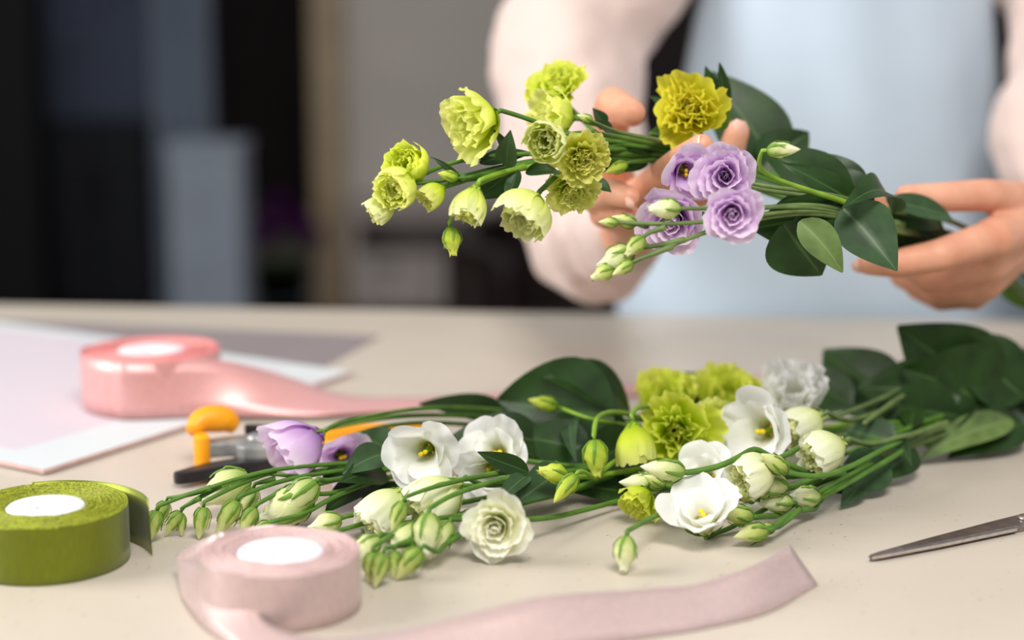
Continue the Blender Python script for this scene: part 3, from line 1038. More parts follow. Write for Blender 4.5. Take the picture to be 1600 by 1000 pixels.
pr = []
for a, rr in ((100, .0483), (125, .0487), (150, .0500)):
    a = math.radians(a)
    b_ = Vector((bc.x + rr * math.cos(a), bc.y + rr * math.sin(a), TZ + .0008)); pr.append((b_, b_ + Vector((0, 0, W))))
def edge_pair(b, t, w=W):                          # bottom edge on the worktop, upper edge one ribbon width away along its pixel's ray
    b_ = TB(b[0], b[1], .0008); d = ray(*t).normalized(); oc = CAM - b_
    k = oc.dot(d); q = k * k - (oc.length_squared - w * w)
    p = CAM + d * (-k + (math.sqrt(q) if q > 0 else 0))
    p.z = max(p.z, TZ + .0012)
    return (b_, p)


pr += [edge_pair((284, 926), (275, 868)), edge_pair((306, 968), (330, 882)), edge_pair((345, 1000), (384, 922)), edge_pair((400, 1032), (418, 974)), edge_pair((490, 1058), (500, 998)),
       edge_pair((610, 1062), (600, 990)), edge_pair((740, 1046), (720, 962)), edge_pair((860, 1022), (850, 932)), edge_pair((1000, 998), (1000, 921)),
       edge_pair((1100, 982), (1092, 912)), edge_pair((1200, 957), (1180, 882)), edge_pair((1278, 914), (1234, 851))]
ruled('ribbon_tail', pr, M['blush_satin'], rb, rb.location)

# coral reel standing on the wrapping paper
Z0 = .0048
W = .05
cc = TB(236, 545, .05 + Z0)
rc_ = reel(cc, .05, .0305, .0615, M['coral_satin'], M['coral_edge'], 'large coral pink satin ribbon reel standing on the printed wrapping paper', z0=Z0, seed=5, pitch=.0016)
pr = []
for a, rr in ((165, .0618), (190, .0619), (212, .0622), (232, .0628), (250, .0640), (268, .066)):
    a = math.radians(a)
    b_ = Vector((cc.x + rr * math.cos(a), cc.y + rr * math.sin(a), TZ + Z0 + .0006)); pr.append((b_, b_ + Vector((0, 0, W))))


def tilt(px, py, ang, z=.0015, w=W):                # bottom edge at a pixel, upper edge leaning back by ang degrees from upright
    b_ = TB(px, py, z); a = math.radians(ang)
    return (b_, b_ + Vector((.1 * w * math.sin(a), w * math.sin(a), max(.0012, w * math.cos(a)))))


pr += [tilt(330, 650, 22, Z0 + .001), tilt(430, 650, 58, Z0), tilt(520, 648, 82, Z0), tilt(640, 642, 88.5), tilt(780, 634, 88.5), tilt(1000, 618, 88.5), tilt(1250, 600, 88.5),
       tilt(1450, 580, 88.5), tilt(1640, 556, 88.5), tilt(1800, 540, 88.5)]
ruled('ribbon_tail', pr, M['coral_satin'], rc_, rc_.location)

# ================================================================ scissors
M['steel'] = plain('brushed_steel', (150, 140, 138), .32, .5, .1, 120, metal=.9)
M['bevel'] = plain('ground_steel', (206, 198, 190), .25, .5, .06, 200, metal=.9)
M['blackplastic'] = plain('black_plastic', (26, 26, 28), .45, .5, .15, 60)
t0_, t1_ = TB(1357, 871, .004), TB(1600, 806, .008)
sd = Vector((t1_.x - t0_.x, t1_.y - t0_.y, 0)); sa = math.atan2(sd.y, sd.x)
sc_ = empty('scissors', (t0_.x, t0_.y, TZ), 'long steel scissors with black handles lying closed on the worktop', 'scissors', rotz=sa)
b1 = prism_mesh('blade', [(0, 0), (.012, -.0016), (.06, -.0055), (.13, -.0085), (.175, -.010), (.175, .010), (.13, .009), (.06, .0055), (.012, .0022)], .003, .0058, .0009)
bl = link('blade', b1, M['steel'], sc_)
link('cutting_edge', prism_mesh('cutting_edge', [(.002, -.0009), (.012, -.0024), (.06, -.0066), (.13, -.0098), (.13, -.0082), (.06, -.0052), (.012, -.0014)], .0024, .0046, .0004), M['bevel'], bl)
link('blade', prism_mesh('blade', [(.002, .001), (.06, -.004), (.13, -.007), (.175, -.010), (.175, .010), (.13, .0098), (.06, .0066), (.012, .0030)], .0003, .0029, .0006), M['steel'], sc_)
link('pivot_screw', lathe_mesh('pivot_screw', [(.0005, .0058), (.006, .0058), (.006, .0072), (.005, .0078), (.0005, .0080)], 20), M['bevel'], sc_, (.150, 0, 0))
for s in (-1, 1):
    me, org = tube_mesh('handle', [(.170, s * .004, .0062), (.195, s * .010, .0062), (.205, s * .022, .0062), (.235, s * .034, .0062), (.270, s * .030, .0062), (.276, s * .016, .0062), (.250, s * .008, .0062), (.205, s * .010, .0062)], .0055, .0055, 10, 6)
    link('handle', me, M['blackplastic'], sc_, org)

# ================================================================ secateurs
M['orange'] = plain('orange_rubber', (246, 160, 20), .42, .4, .04, 40)
M['oldsteel'] = plain('dull_steel', (158, 158, 156), .42, .5, .16, 60, metal=.6)
M['blackblade'] = plain('black_blade', (38, 36, 38), .4, .5, .3, 70, metal=.3)
p0, p1 = TB(395, 700, .016), TB(640, 690, .012)
sv = p1 - p0; sang = math.atan2(sv.y, sv.x)
SE = empty('secateurs', (p0.x, p0.y, TZ), 'orange-handled garden secateurs with a black curved blade behind the lilac blossom', 'secateurs', rotz=sang)


def pr2(name, pts, z0, z1, mat, bev=.001, parent=SE):
    # smooth closed outline
    P = [Vector((x, y, 0)) for x, y in pts]
    n = len(P); out = []
    for i in range(n):
        a, b, c, d = P[i - 1], P[i], P[(i + 1) % n], P[(i + 2) % n]
        for k in range(3):
            t = k / 3
            out.append(.5 * (2 * b + (c - a) * t + (2 * a - 5 * b + 4 * c - d) * t * t + (3 * b - a - 3 * c + d) * t ** 3))
    return link(name, prism_mesh(name, [(q.x, q.y) for q in out], z0, z1, bev), mat, parent)


pr2('blade', [(.010, -.006), (-.015, -.010), (-.040, -.020), (-.060, -.034), (-.0655, -.040), (-.060, -.046), (-.040, -.040), (-.012, -.030), (.012, -.024)], .003, .0125, M['blackblade'], .0022)
pr2('hook_jaw', [(.012, .012), (-.012, .014), (-.036, .008), (-.042, -.002), (-.040, -.008), (-.020, -.008), (.0, -.012), (.014, -.012)], .012, .024, M['oldsteel'], .002)
pr2('pivot_plate', [(.03, .012), (.008, .017), (-.012, .010), (-.014, -.012), (.006, -.022), (.03, -.014)], .0005, .022, M['oldsteel'], .002)
link('pivot_bolt', lathe_mesh('pivot_bolt', [(.0005, .020), (.009, .020), (.009, .026), (.006, .028), (.0005, .0285)], 24), M['oldsteel'], SE, (.004, -.002, 0))
pr2('lock_lever', [(.02, .016), (.0, .024), (-.002, .018), (.016, .010)], .022, .030, M['blackplastic'], .0015)
pr2('orange_sleeve', [(-.044, .006), (-.036, .008), (-.034, -.008), (-.041, -.010), (-.046, -.004)], .0006, .030, M['orange'], .002)
me, org = tube_mesh('thumb_rest', [(-.046, .012, .030), (-.036, .020, .036), (-.020, .024, .035), (-.010, .024, .028)], .010, .010, 12, 6, radii=[.006, .0095, .011, .0105, .006])
link('thumb_rest', me, M['orange'], SE, org)
for s in (-1, 1):
    me, org = tube_mesh('handle', [(.022, s * .006, .013), (.055, s * .016, .013), (.100, s * .026, .012), (.140, s * .022, .011), (.160, s * .014, .010)], .008, .006, 12, 6, radii=[.007, .010, .0105, .009, .006])
    link('handle', me, M['orange'], SE, org)

# ================================================================ flowers held in the hands
HEND = [(940, 236, 1.275), (1010, 238, 1.322), (1060, 245, 1.334), (1120, 258, 1.330), (1190, 283, 1.334), (1235, 300, 1.345)]


def hend(dy, dz=0.0):
    return [(x, y + dy, d + dz) for x, y, d in HEND]


G1 = 'yellow-green lisianthus in the florist\'s hand'
# the spray that reaches furthest out, with its nodding buds
s = Spray('Y', (1235, 296, 1.345), 'yellow-green lisianthus spray in the hand with one big frilled bloom and drooping small buds', stem='stem')
s.bloom('frill', (744, 188, 1.215), (-.75, -.25, .60), .0262, 'green', [(800, 186, 1.225), (850, 200, 1.24)] + hend(-14), seed=1, r=.0017)
s.bloom('ball', (637, 262, 1.215), (-.35, .45, .8), .0158, 'lime', [(690, 252, 1.22), (760, 243, 1.225), (850, 240, 1.245)] + hend(-4), seed=0, r=.0016)
s.bloom('ball', (622, 293, 1.195), (-.45, -.25, .85), .0150, 'green', [(668, 292, 1.215), (740, 270, 1.22), (830, 250, 1.24)] + hend(2), seed=1, r=.0016)
s.bloom('half', (598, 325, 1.205), (-.8, -.55, .4), .0105, 'pale', [(640, 318, 1.21), (690, 298, 1.21), (745, 272, 1.215), (830, 254, 1.235)] + hend(4), seed=1, r=.0019)
s.bloom('half', (678, 303, 1.195), (-.7, -.5, .5), .0092, 'green', [(715, 298, 1.205), (760, 276, 1.215)], seed=2, r=.0011)
s.bud((699, 274, 1.195), (-.8, .25, .5), .016, 'limebud', [(730, 282, 1.205), (775, 270, 1.215)], r=.0009)
s.bloom('half', (735, 318, 1.19), (-.35, -.85, .5), .0128, 'pale', [(742, 290, 1.20), (775, 268, 1.21), (820, 262, 1.225), (880, 254, 1.25)], seed=0, r=.0018, mat='stem_bright')
s.bud((706, 377, 1.195), (.12, -1, .25), .020, 'limebud', [(694, 335, 1.195), (705, 303, 1.20), (745, 283, 1.205), (820, 260, 1.225)], kind='tipped', r=.0015, mat='stem_bright')
s.leaf((800, 262, 1.225), (770, 205, 1.20), .013, (.6, .3, .8), 'leaf', .06)
s.leaf((792, 260, 1.21), (796, 203, 1.19), .016, (-.2, .2, 1), 'leaf_blue', .10)
s.leaf((822, 267, 1.205), (878, 272, 1.178), .0105, (0, .5, 1), 'leaf', .08)
s.leaf((808, 264, 1.22), (790, 312, 1.20), .011, (-.3, .3, 1), 'leaf_blue', -.10)
s.leaf((800, 266, 1.235), (745, 312, 1.235), .022, (-.2, .1, 1), 'leaf', .05)
s.leaf((750, 255, 1.22), (828, 236, 1.25), .012, (0, .5, 1), 'leaf', .05)
s.leaf((1020, 236, 1.32), (950, 222, 1.295), .014, (0, .6, 1), 'leaf', .06)
s.leaf((722, 284, 1.205), (672, 246, 1.20), .0055, (.3, .4, 1), 'leaf', .1)
s.leaf((730, 284, 1.21), (690, 268, 1.215), .0075, (0, .6, 1), 'leaf_light', .1)

s = Spray('Y', (1235, 290, 1.350), 'yellow-green lisianthus spray in the hand with two blurred frilled blooms against the pink sleeve')
s.bloom('ruffle', (871, 133, 1.33), (-.25, .7, .55), .0222, 'lime', [(890, 165, 1.33), (920, 195, 1.32)] + hend(-10, .01), seed=0, r=.0017)
s.bloom('frill', (868, 183, 1.285), (-.85, .1, .45), .0225, 'green', [(925, 198, 1.29)] + hend(-12, .005), seed=2, r=.0017)
s.bud((913, 184, 1.225), (-.9, .35, .3), .0125, 'greenbud', [(935, 193, 1.235), (960, 208, 1.25), (1010, 214, 1.285), (1060, 226, 1.32)], r=.0009, mat='stem_grey')
s.leaf((945, 200, 1.30), (926, 168, 1.29), .012, (.2, .4, 1), 'leaf_blue', .1)
s.leaf((960, 215, 1.30), (928, 190, 1.275), .013, (0, .6, 1), 'leaf', .1)

s = Spray('Y', (1235, 306, 1.345), 'yellow-green lisianthus spray in the hand with a tight bud tucked against a dusty frilled bloom')
s.bloom('ball', (853, 219, 1.19), (-.25, -.05, 1), .0152, 'pale', [(890, 205, 1.21), (930, 207, 1.235), (1000, 221, 1.30), (1060, 233, 1.340)], seed=0, r=.0014)
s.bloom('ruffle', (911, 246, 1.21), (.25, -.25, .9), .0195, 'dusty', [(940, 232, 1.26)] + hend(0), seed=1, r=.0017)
s.bloom('ball', (824, 331, 1.19), (-.45, -.65, .65), .0195, 'pale', [(850, 293, 1.215), (890, 272, 1.235)] + hend(7), seed=2, r=.0018)
s.bloom('ruffle', (893, 299, 1.225), (.1, -.55, .75), .0180, 'green', [(915, 268, 1.25)] + hend(9), seed=2, r=.0017)
s.bud((962, 263, 1.275), (-.8, -.3, .4), .019, 'limebud', [(1000, 252, 1.308), (1060, 250, 1.340)], r=.0013)
s.leaf((930, 285, 1.27), (956, 300, 1.255), .010, (0, .3, 1), 'leaf', .1)
s.leaf((1010, 250, 1.32), (935, 268, 1.29), .016, (0, .5, 1), 'leaf', .06)

s = Spray('Y', (1150, 266, 1.333), 'yellow frilled lisianthus bloom cupped in the fingers with a broad dark leaf behind')
s.bloom('peony', (1077, 171, 1.300), (-.30, .35, .85), .0265, 'yellow', [(1085, 220, 1.325), (1130, 255, 1.35)], seed=1, r=.002)
s.leaf((1116, 200, 1.318), (1140, 154, 1.300), .020, (-.3, .2, .9), 'leaf_light', .05)
s.leaf((1050, 206, 1.320), (1014, 209, 1.310), .012, (0, .6, .8), 'leaf_light', .05)
s.leaf((1215, 262, 1.392), (1112, 112, 1.420), .062, (.2, .3, 1), 'leaf', .06, .12, .02)
s.leaf((1135, 175, 1.345), (1100, 104, 1.34), .017, (-.5, .1, 1), 'leaf', .08)
s.leaf((1133, 170, 1.335), (1123, 98, 1.325), .013, (.5, .1, 1), 'leaf', .06)
s.leaf((1190, 264, 1.38), (1262, 205, 1.40), .040, (0, .4, 1), 'leaf', .08)
s.leaf((1060, 180, 1.36), (1015, 152, 1.345), .012, (0, .4, 1), 'leaf_blue', .1)

# the lilac stems: flowers to the left, cut ends in the other hand
LEND = [(1260, 310, 1.225), (1340, 330, 1.275), (1420, 348, 1.350), (1480, 355, 1.412), (1535, 384, 1.465), (1595, 444, 1.512), (1665, 505, 1.545)]


def lend(dy, dz=0.0, i=0):
    return [(x, y + dy, d + dz) for x, y, d in LEND[i:]]


s = Spray('Y', (1665, 491, 1.545), 'lilac lisianthus spray in the hands with a spiral bloom facing out beside an open cup', stem='stem_grey')
s.bloom('open', (1070, 268, 1.235), (.30, -.25, .8), .0220, 'lilac', [(1150, 290, 1.235), (1200, 298, 1.235)] + lend(-13, 0, 1), seed=1, r=.0015)
s.bloom('rose', (1133, 275, 1.212), (-.15, .08, 1), .0205, 'lilac', [(1180, 294, 1.228)] + lend(-15), seed=0, r=.0015)
s.bud((1225, 234, 1.185), (1, .05, .25), .0225, 'bud', [(1190, 242, 1.19), (1166, 258, 1.195), (1185, 272, 1.205), (1260, 296, 1.225), (1340, 322, 1.265)], r=.0014, mat='stem_bright')
s.leaf((1345, 322, 1.27), (1222, 258, 1.26), .024, (-.1, .6, .9), 'leaf', .08)
s.leaf((1330, 320, 1.28), (1190, 232, 1.31), .040, (-.2, .5, .9), 'leaf', .10)
s.leaf((1352, 325, 1.29), (1250, 240, 1.305), .034, (.1, .6, .9), 'leaf', .14, .3, .05)
s.leaf((1358, 328, 1.285), (1300, 262, 1.295), .028, (.2, .5, .9), 'leaf', .12)

s = Spray('Y', (1665, 510, 1.548), 'lilac lisianthus spray in the hands with a long cluster of pale round buds', stem='stem_grey')
s.bloom('rose', (1144, 333, 1.162), (-.10, -.10, 1), .0184, 'lilac', [(1180, 330, 1.21)] + lend(4), seed=1, r=.0016, spin=.4)
s.bloom('rose', (1051, 345, 1.220), (-.30, -.25, .9), .0225, 'lilac', [(1120, 342, 1.24), (1200, 336, 1.24)] + lend(8, 0, 1), seed=2, r=.0016)
s.bud((1038, 326, 1.172), (-1, .02, .25), .0225, 'bud', [(1090, 326, 1.175), (1160, 326, 1.19)] + lend(10, 0), seed=1, r=.0014, kind='round')
s.bud((950, 347, 1.165), (-1, .05, .2), .0135, 'greenbud', [(980, 353, 1.166), (1030, 352, 1.168), (1090, 348, 1.175), (1180, 338, 1.20)] + lend(14, 0), r=.0014)
s.bud((975, 344, 1.172), (-.9, .3, .2), .0185, 'greenbud', [(990, 352, 1.17), (1010, 353, 1.17)], r=.0011)
s.bud((992, 385, 1.165), (-.7, -.7, .2), .0175, 'greenbud', [(1020, 372, 1.165), (1040, 355, 1.167)], r=.0012, kind='round')
LOW = [(1030, 393, 1.168), (1070, 374, 1.175), (1130, 352, 1.195), (1200, 340, 1.215)]
s.bud((962, 405, 1.172), (-.85, -.4, .2), .0265, 'bud', [(1000, 398, 1.172)] + LOW[:2], r=.0012, kind='round')
s.bud((941, 427, 1.165), (-.9, -.4, .3), .0165, 'greenbud', [(975, 405, 1.166)] + LOW + lend(18, 0), r=.0015, kind='round')
s.bud((972, 420, 1.158), (-.85, -.5, .3), .0165, 'greenbud', [(1000, 405, 1.16), (1034, 395, 1.164), (1050, 385, 1.168)], r=.0011)
s.leaf((1318, 325, 1.25), (1404, 422, 1.225), .043, (.1, .25, 1), 'leaf_blue', .10, .3, .03)
s.leaf((1395, 330, 1.30), (1312, 322, 1.225), .030, (.0, .8, .8), 'leaf', .20, .3, .03)
s.leaf((1250, 345, 1.22), (1318, 424, 1.215), .026, (.2, .2, 1), 'leaf_back', .10, .3, .03)
s.leaf((1300, 340, 1.27), (1175, 355, 1.25), .046, (0, .0, 1), 'leaf', .05)
s.leaf((1225, 350, 1.24), (1280, 432, 1.25), .050, (-.1, .0, 1), 'leaf', .06, .15)
s.leaf((1340, 340, 1.26), (1215, 315, 1.24), .026, (0, .5, 1), 'leaf', .05)
s.leaf((1345, 345, 1.27), (1235, 345, 1.235), .022, (0, .4, 1), 'leaf_blue', .05)
s.leaf((1385, 315, 1.33), (1492, 350, 1.355), .020, (0, .6, .8), 'leaf_blue', .12)
s.leaf((1382, 332, 1.336), (1474, 354, 1.376), .020, (0, .2, 1), 'leaf', .12)
s.leaf((1375, 350, 1.345), (1485, 371, 1.387), .030, (0, -.3, 1), 'leaf', .06)
s.leaf((1372, 360, 1.350), (1472, 386, 1.384), .024, (0, -.4, 1), 'leaf', .04)
s.leaf((1560, 452, 1.525), (1645, 480, 1.545), .020, (0, .3, 1), 'leaf_light', .05)

# ================================================================ flowers lying on the worktop
# lilac spray furthest to the left, with its long drooping buds
PE = [(700, 718, .020), (850, 716, .016), (1000, 712, .014), (1200, 690, .016), (1400, 650, .016), (1560, 622, .010)]
s = Spray('h', (1560, 622, .010), 'lilac lisianthus spray lying on the table with a goblet bloom and many drooping buds')
s.bloom('tulip', (468, 698, .044), (-.80, -.42, .5), .0245, 'lilac', [(525, 662, .048), (620, 641, .050), (720, 634, .046), (830, 648, .035), (1000, 660, .025), (1250, 650, .02)], seed=1, r=.0017)
s.bloom('open', (535, 727, .018), (.25, .0, .7), .021, 'lilac', [(580, 735, .012), (640, 728, .016)] + PE[1:], seed=2, r=.0017)
B = [(420, 747, .034), (470, 728, .036), (560, 722, .028)] + PE
s.bud((239, 829, .0085), (-.22, -.85, .25), .0225, 'greenbud', [(262, 795, .024), (320, 765, .034), (380, 745, .038), (450, 727, .038)] + PE[:2], r=.0013)
s.bud((250, 806, .010), (-.35, -.8, .1), .021, 'greenbud', [(275, 785, .026), (330, 762, .034)], r=.0009)
s.bud((270, 819, .009), (-.5, -.75, .15), .020, 'greenbud', [(292, 795, .018), (310, 775, .028), (345, 758, .034)], r=.0009)
s.bud((283, 822, .0075), (.05, -.9, .2), .016, 'greenbud', [(290, 800, .018), (312, 778, .028)], r=.0008)
s.bud((314, 822, .0095), (-.12, -.9, .25), .0225, 'greenbud', [(325, 795, .020), (360, 765, .032), (385, 748, .034), (430, 735, .036)], r=.0013)
s.bud((351, 764, .022), (-.85, -.42, .2), .038, 'bud', [(392, 748, .028), (440, 738, .032), (520, 728, .028)] + PE[:2], seed=1, r=.0014, kind='round')
s.bud((354, 810, .012), (-.45, -.75, .3), .0275, 'greenbud', [(380, 780, .026), (410, 765, .028), (445, 744, .032)] + PE[:2], r=.0016)
s.bud((384, 790, .013), (-.35, -.8, .2), .027, 'bud', [(398, 766, .026), (430, 748, .030)], r=.0012)
s.bud((386, 816, .0095), (-.4, -.7, .4), .022, 'greenbud', [(408, 798, .018), (450, 775, .024), (500, 752, .024)] + PE[:2], r=.0016)
s.bud((405, 829, .008), (-.7, -.4, .3), .018, 'greenbud', [(425, 815, .012), (460, 808, .014), (520, 775, .02), (600, 745, .02)], r=.0014)
s.bud((418, 800, .013), (-.2, 1, .2), .012, 'greenbud', [(420, 812, .010), (425, 816, .011)], r=.0012)
s.bud((447, 803, .011), (-.82, -.4, .1), .040, 'bud', [(495, 780, .018), (560, 760, .02)] + PE[:1], seed=2, r=.0016, kind='round')
s.bud((462, 782, .022), (-.72, -.62, .35), .037, 'bud', [(492, 760, .028), (530, 747, .026), (600, 735, .022)] + PE[:2], seed=3, r=.0019)
s.leaf((560, 735, .022), (498, 760, .02), .020, (0, .8, .6), 'leaf', .10)
s.leaf((600, 735, .025), (528, 752, .030), .026, (.2, .6, .8), 'leaf', .12)
s.leaf((606, 708, .040), (534, 738, .034), .025, (-.1, .6, .8), 'leaf_blue', .12)
s.leaf((640, 725, .026), (550, 685, .030), .030, (0, .7, .7), 'leaf', .12)
s.leaf((600, 745, .014), (505, 800, .004), .030, (0, .9, .3), 'leaf', .06)
s.leaf((640, 760, .010), (560, 790, .004), .024, (0, 1, .3), 'leaf', .06)
s.leaf((800, 652, .030), (655, 634, .046), .030, (0, .7, .6), 'leaf', .06, .4)
s.stem([(505, 672, .036), (560, 658, .042), (640, 648, .045), (760, 650, .034), (900, 668, .02)], .0016)
s.stem([(500, 700, .03), (560, 676, .036), (620, 660, .038), (720, 660, .03), (860, 680, .018)], .0016)

# white spray with the open trumpet in the middle
WE = [(900, 735, .020), (1050, 715, .018), (1200, 690, .018), (1400, 660, .020), (1560, 632, .02)]
s = Spray('h', (1560, 632, .02), 'white lisianthus spray lying on the table with a wide open trumpet showing yellow stamens')
s.bloom('open', (662, 707, .046), (-.30, -.02, .9), .0272, 'white', [(740, 712, .032), (820, 716, .026)] + WE, seed=0, r=.0018, spin=.5)
s.bloom('open', (778, 708, .036), (-.15, .35, .8), .0258, 'white', [(830, 720, .024)] + WE, seed=1, r=.0018)
s.bloom('open', (765, 765, .014), (-.2, -.2, .8), .023, 'white', [(850, 770, .012), (930, 745, .014)] + WE[1:], seed=2, r=.0015)
s.bloom('half', (603, 796, .023), (-.68, -.6, .45), .0165, 'cream', [(650, 770, .03), (720, 768, .028), (800, 745, .024)] + WE, seed=2, r=.0015)
s.bloom('half', (683, 782, .027), (-.75, -.5, .5), .0200, 'cream', [(740, 768, .026), (820, 750, .022)] + WE, seed=0, r=.0017)
s.bud((621, 808, .030), (-.35, -.85, .3), .021, 'greenbud', [(640, 775, .040), (675, 758, .044), (720, 752, .043), (775, 738, .038), (820, 735, .032)], r=.0014)
s.bud((668, 836, .022), (-.05, -.85, .55), .0285, 'bud', [(672, 800, .034), (700, 775, .040), (760, 755, .040), (810, 742, .034), (870, 735, .026)], r=.0017, seed=2, kind='tipped')
s.bud((632, 846, .015), (-.55, -.6, .4), .028, 'bud', [(665, 820, .022), (720, 810, .02), (800, 785, .018), (900, 755, .018)], r=.0015, seed=1, kind='tipped')
s.bud((688, 845, .012), (-.3, -.5, .5), .028, 'bud', [(720, 820, .016), (770, 800, .016), (860, 775, .014)] + WE[1:3], r=.0017, seed=3)
s.bud((508, 818, .010), (-.92, -.25, .3), .0225, 'bud', [(555, 802, .014), (620, 790, .014), (720, 780, .012)], r=.0017, seed=0, kind='round')
s.bud((570, 860, .011), (-.6, -.45, .6), .025, 'bud', [(605, 845, .008), (650, 828, .008), (720, 805, .01)], r=.0019, seed=1, kind='round')
s.bud((579, 891, .0085), (-.1, -.85, .3), .020, 'greenbud', [(592, 860, .018), (610, 840, .020), (660, 815, .018)], r=.0014)
s.bud((592, 895, .0095), (-.22, -.85, .35), .0225, 'greenbud', [(602, 866, .016), (620, 850, .018), (660, 825, .018)], r=.0015)
s.bud((615, 886, .008), (-.05, -.9, .3), .0185, 'greenbud', [(622, 862, .016), (640, 845, .020)], r=.0011)
s.bud((637, 884, .0095), (-.6, -.7, .2), .0255, 'greenbud', [(662, 862, .014), (680, 845, .016), (740, 815, .014)], r=.0014)
s.stem([(520, 832, .010), (600, 808, .012), (700, 790, .012), (850, 760, .012), (950, 740, .014)], .0016)
s.stem([(565, 830, .006), (640, 815, .008), (760, 800, .008), (880, 770, .010), (1000, 740, .012)], .0018)
s.stem([(700, 800, .020), (760, 790, .020), (840, 765, .018), (950, 735, .018)], .0016)
s.leaf((826, 738, .036), (746, 706, .054), .015, (.1, .5, .9), 'leaf', .05, .35)
s.leaf((826, 742, .034), (770, 790, .024), .014, (-.2, .5, .9), 'leaf_blue', .10, .35)
s.leaf((880, 738, .030), (798, 788, .018), .026, (.1, .6, .8), 'leaf_blue', .12, .3)
s.leaf((960, 655, .045), (780, 622, .05), .085, (-.1, .30, .9), 'leaf', .10, .2, .05)
s.leaf((985, 640, .045), (845, 590, .072), .050, (.1, .9, .5), 'leaf', .16, .25, .05)
s.leaf((850, 690, .030), (690, 690, .034), .042, (0, .7, .7), 'leaf', .12)
s.leaf((900, 690, .028), (768, 652, .034), .050, (0, .6, .8), 'leaf', .10)
s.leaf((920, 705, .026), (810, 680, .034), .040, (0, .6, .8), 'leaf', .10)
s.leaf((980, 690, .028), (850, 650, .036), .046, (0, .5, .8), 'leaf', .10)
s.leaf((895, 655, .042), (905, 720, .030), .015, (-.2, .3, 1), 'leaf_blue', .12)
s.leaf((1010, 720, .014), (920, 762, .006), .030, (0, .9, .4), 'leaf', .08)
s.leaf((1040, 720, .018), (935, 740, .02), .030, (0, .8, .5), 'leaf', .08)
s.leaf((1000, 690, .03), (880, 735, .018), .040, (0, .5, .9), 'leaf', .08)
s.leaf((990, 770, .006), (870, 760, .010), .034, (0, .9, .5), 'leaf', .08)

# the cream rose on its own stalk
s = Spray('h', (1450, 668, .012), 'single cream spiral lisianthus on a long stalk lying in front of the white blooms')
s.bloom('rose', (776, 828, .022), (-.18, .05, 1), .0205, 'ivory', [(840, 815, .016), (900, 800, .010), (960, 785, .008), (1100, 745, .008), (1300, 700, .010), (1450, 668, .012)], seed=1, r=.0018, spin=1.2)
s.leaf((1100, 745, .010), (1000, 775, .006), .022, (0, .9, .3), 'leaf', .06)

# yellow-green spray in the middle of the bunch
GE = [(1150, 690, .020), (1300, 670, .02), (1450, 645, .028), (1560, 620, .032)]
s = Spray('h', (1560, 620, .032), 'yellow-green frilled lisianthus spray lying on the table with nodding buds on hooked stalks', stem='stem_bright')
s.bloom('peony', (1057, 676, .046), (-.15, .10, 1), .0290, 'lime', [(1120, 685, .026)] + GE, seed=2, r=.002)
s.bloom('frill', (1040, 628, .048), (-.15, .75, .45), .0245, 'lime', [(1090, 660, .03)] + GE, seed=0, r=.002)
s.bloom('frill', (1140, 622, .050), (-.05, .75, .5), .0250, 'lime', [(1165, 665, .03)] + GE, seed=1, r=.002)
s.bloom('ruffle', (1122, 656, .050), (.2, .4, .8), .016, 'green', [(1180, 680, .024)] + GE[1:], seed=0, r=.002)
s.bloom('half', (993, 692, .046), (.12, -.95, .3), .0150, 'green', [(974, 652, .066), (990, 636, .064), (1040, 632, .058), (1130, 640, .04), (1250, 650, .03)], seed=1, r=.0019)
s.bud((931, 716, .038), (.08, -1, .25), .0265, 'limebud', [(921, 672, .058), (930, 648, .060), (960, 640, .056), (1010, 655, .04), (1100, 675, .025)], kind='tipped', r=.0018, mat='stem_bright')
s.bud((848, 630, .056), (-.95, .3, .2), .0240, 'limebud', [(885, 640, .056), (912, 655, .052), (945, 660, .046), (1030, 672, .03)], r=.0013, seed=2)
s.bud((864, 739, .040), (-.85, .25, .3), .021, 'limebud', [(905, 745, .026), (980, 738, .02), (1080, 715, .02)], r=.0016, kind='round')
s.bud((882, 764, .036), (-.6, -.7, .3), .024, 'limebud', [(910, 742, .03), (955, 720, .032), (1020, 700, .028)], r=.0013)
s.bloom('frill', (1000, 780, .018), (-.4, -.55, .5), .0150, 'lime', [(1015, 745, .026), (1060, 725, .024), (1150, 695, .022)], seed=2, r=.0017)
s.leaf((1130, 620, .04), (1010, 608, .046), .034, (0, .7, .6), 'leaf', .1)
s.leaf((1120, 640, .04), (1040, 606, .05), .026, (0, .6, .7), 'leaf', .1)

# white spray on the right, buds along the front
RE = [(1330, 705, .028), (1420, 668, .032), (1500, 640, .030), (1600, 610, .028)]
s = Spray('h', (1640, 600, .028), 'white lisianthus spray on the table with a large flat bloom under two cream frilled buds')
s.bloom('open', (1191, 674, .048), (-.65, .10, .7), .0310, 'white', [(1260, 672, .03)] + RE, seed=2, r=.0018, spin=.2)
s.bloom('frill', (1240, 618, .056), (-.15, .75, .6), .0255, 'white', [(1290, 650, .034)] + RE[1:], seed=0, r=.0018)
s.bloom('half', (1256, 664, .052), (-.88, -.35, .45), .0168, 'cream', [(1310, 668, .046), (1380, 640, .045), (1450, 615, .04)], seed=1, r=.0020, mat='stem_grey')
s.bloom('half', (1290, 705, .044), (-.88, -.30, .5), .0165, 'cream', [(1345, 700, .038), (1400, 688, .036), (1480, 660, .034)], seed=0, r=.0020, mat='stem_grey')
s.bloom('open', (1104, 744, .026), (-.3, .45, .8), .0225, 'white', [(1190, 745, .02), (1260, 735, .02)] + RE, seed=1, r=.0017)
s.bloom('open', (1238, 704, .022), (.1, .1, .9), .017, 'white', [(1290, 712, .024)] + RE[1:], seed=0, r=.0017)
s.leaf((1400, 690, .03), (1320, 672, .034), .030, (-.1, .6, .8), 'leaf_blue', .08)
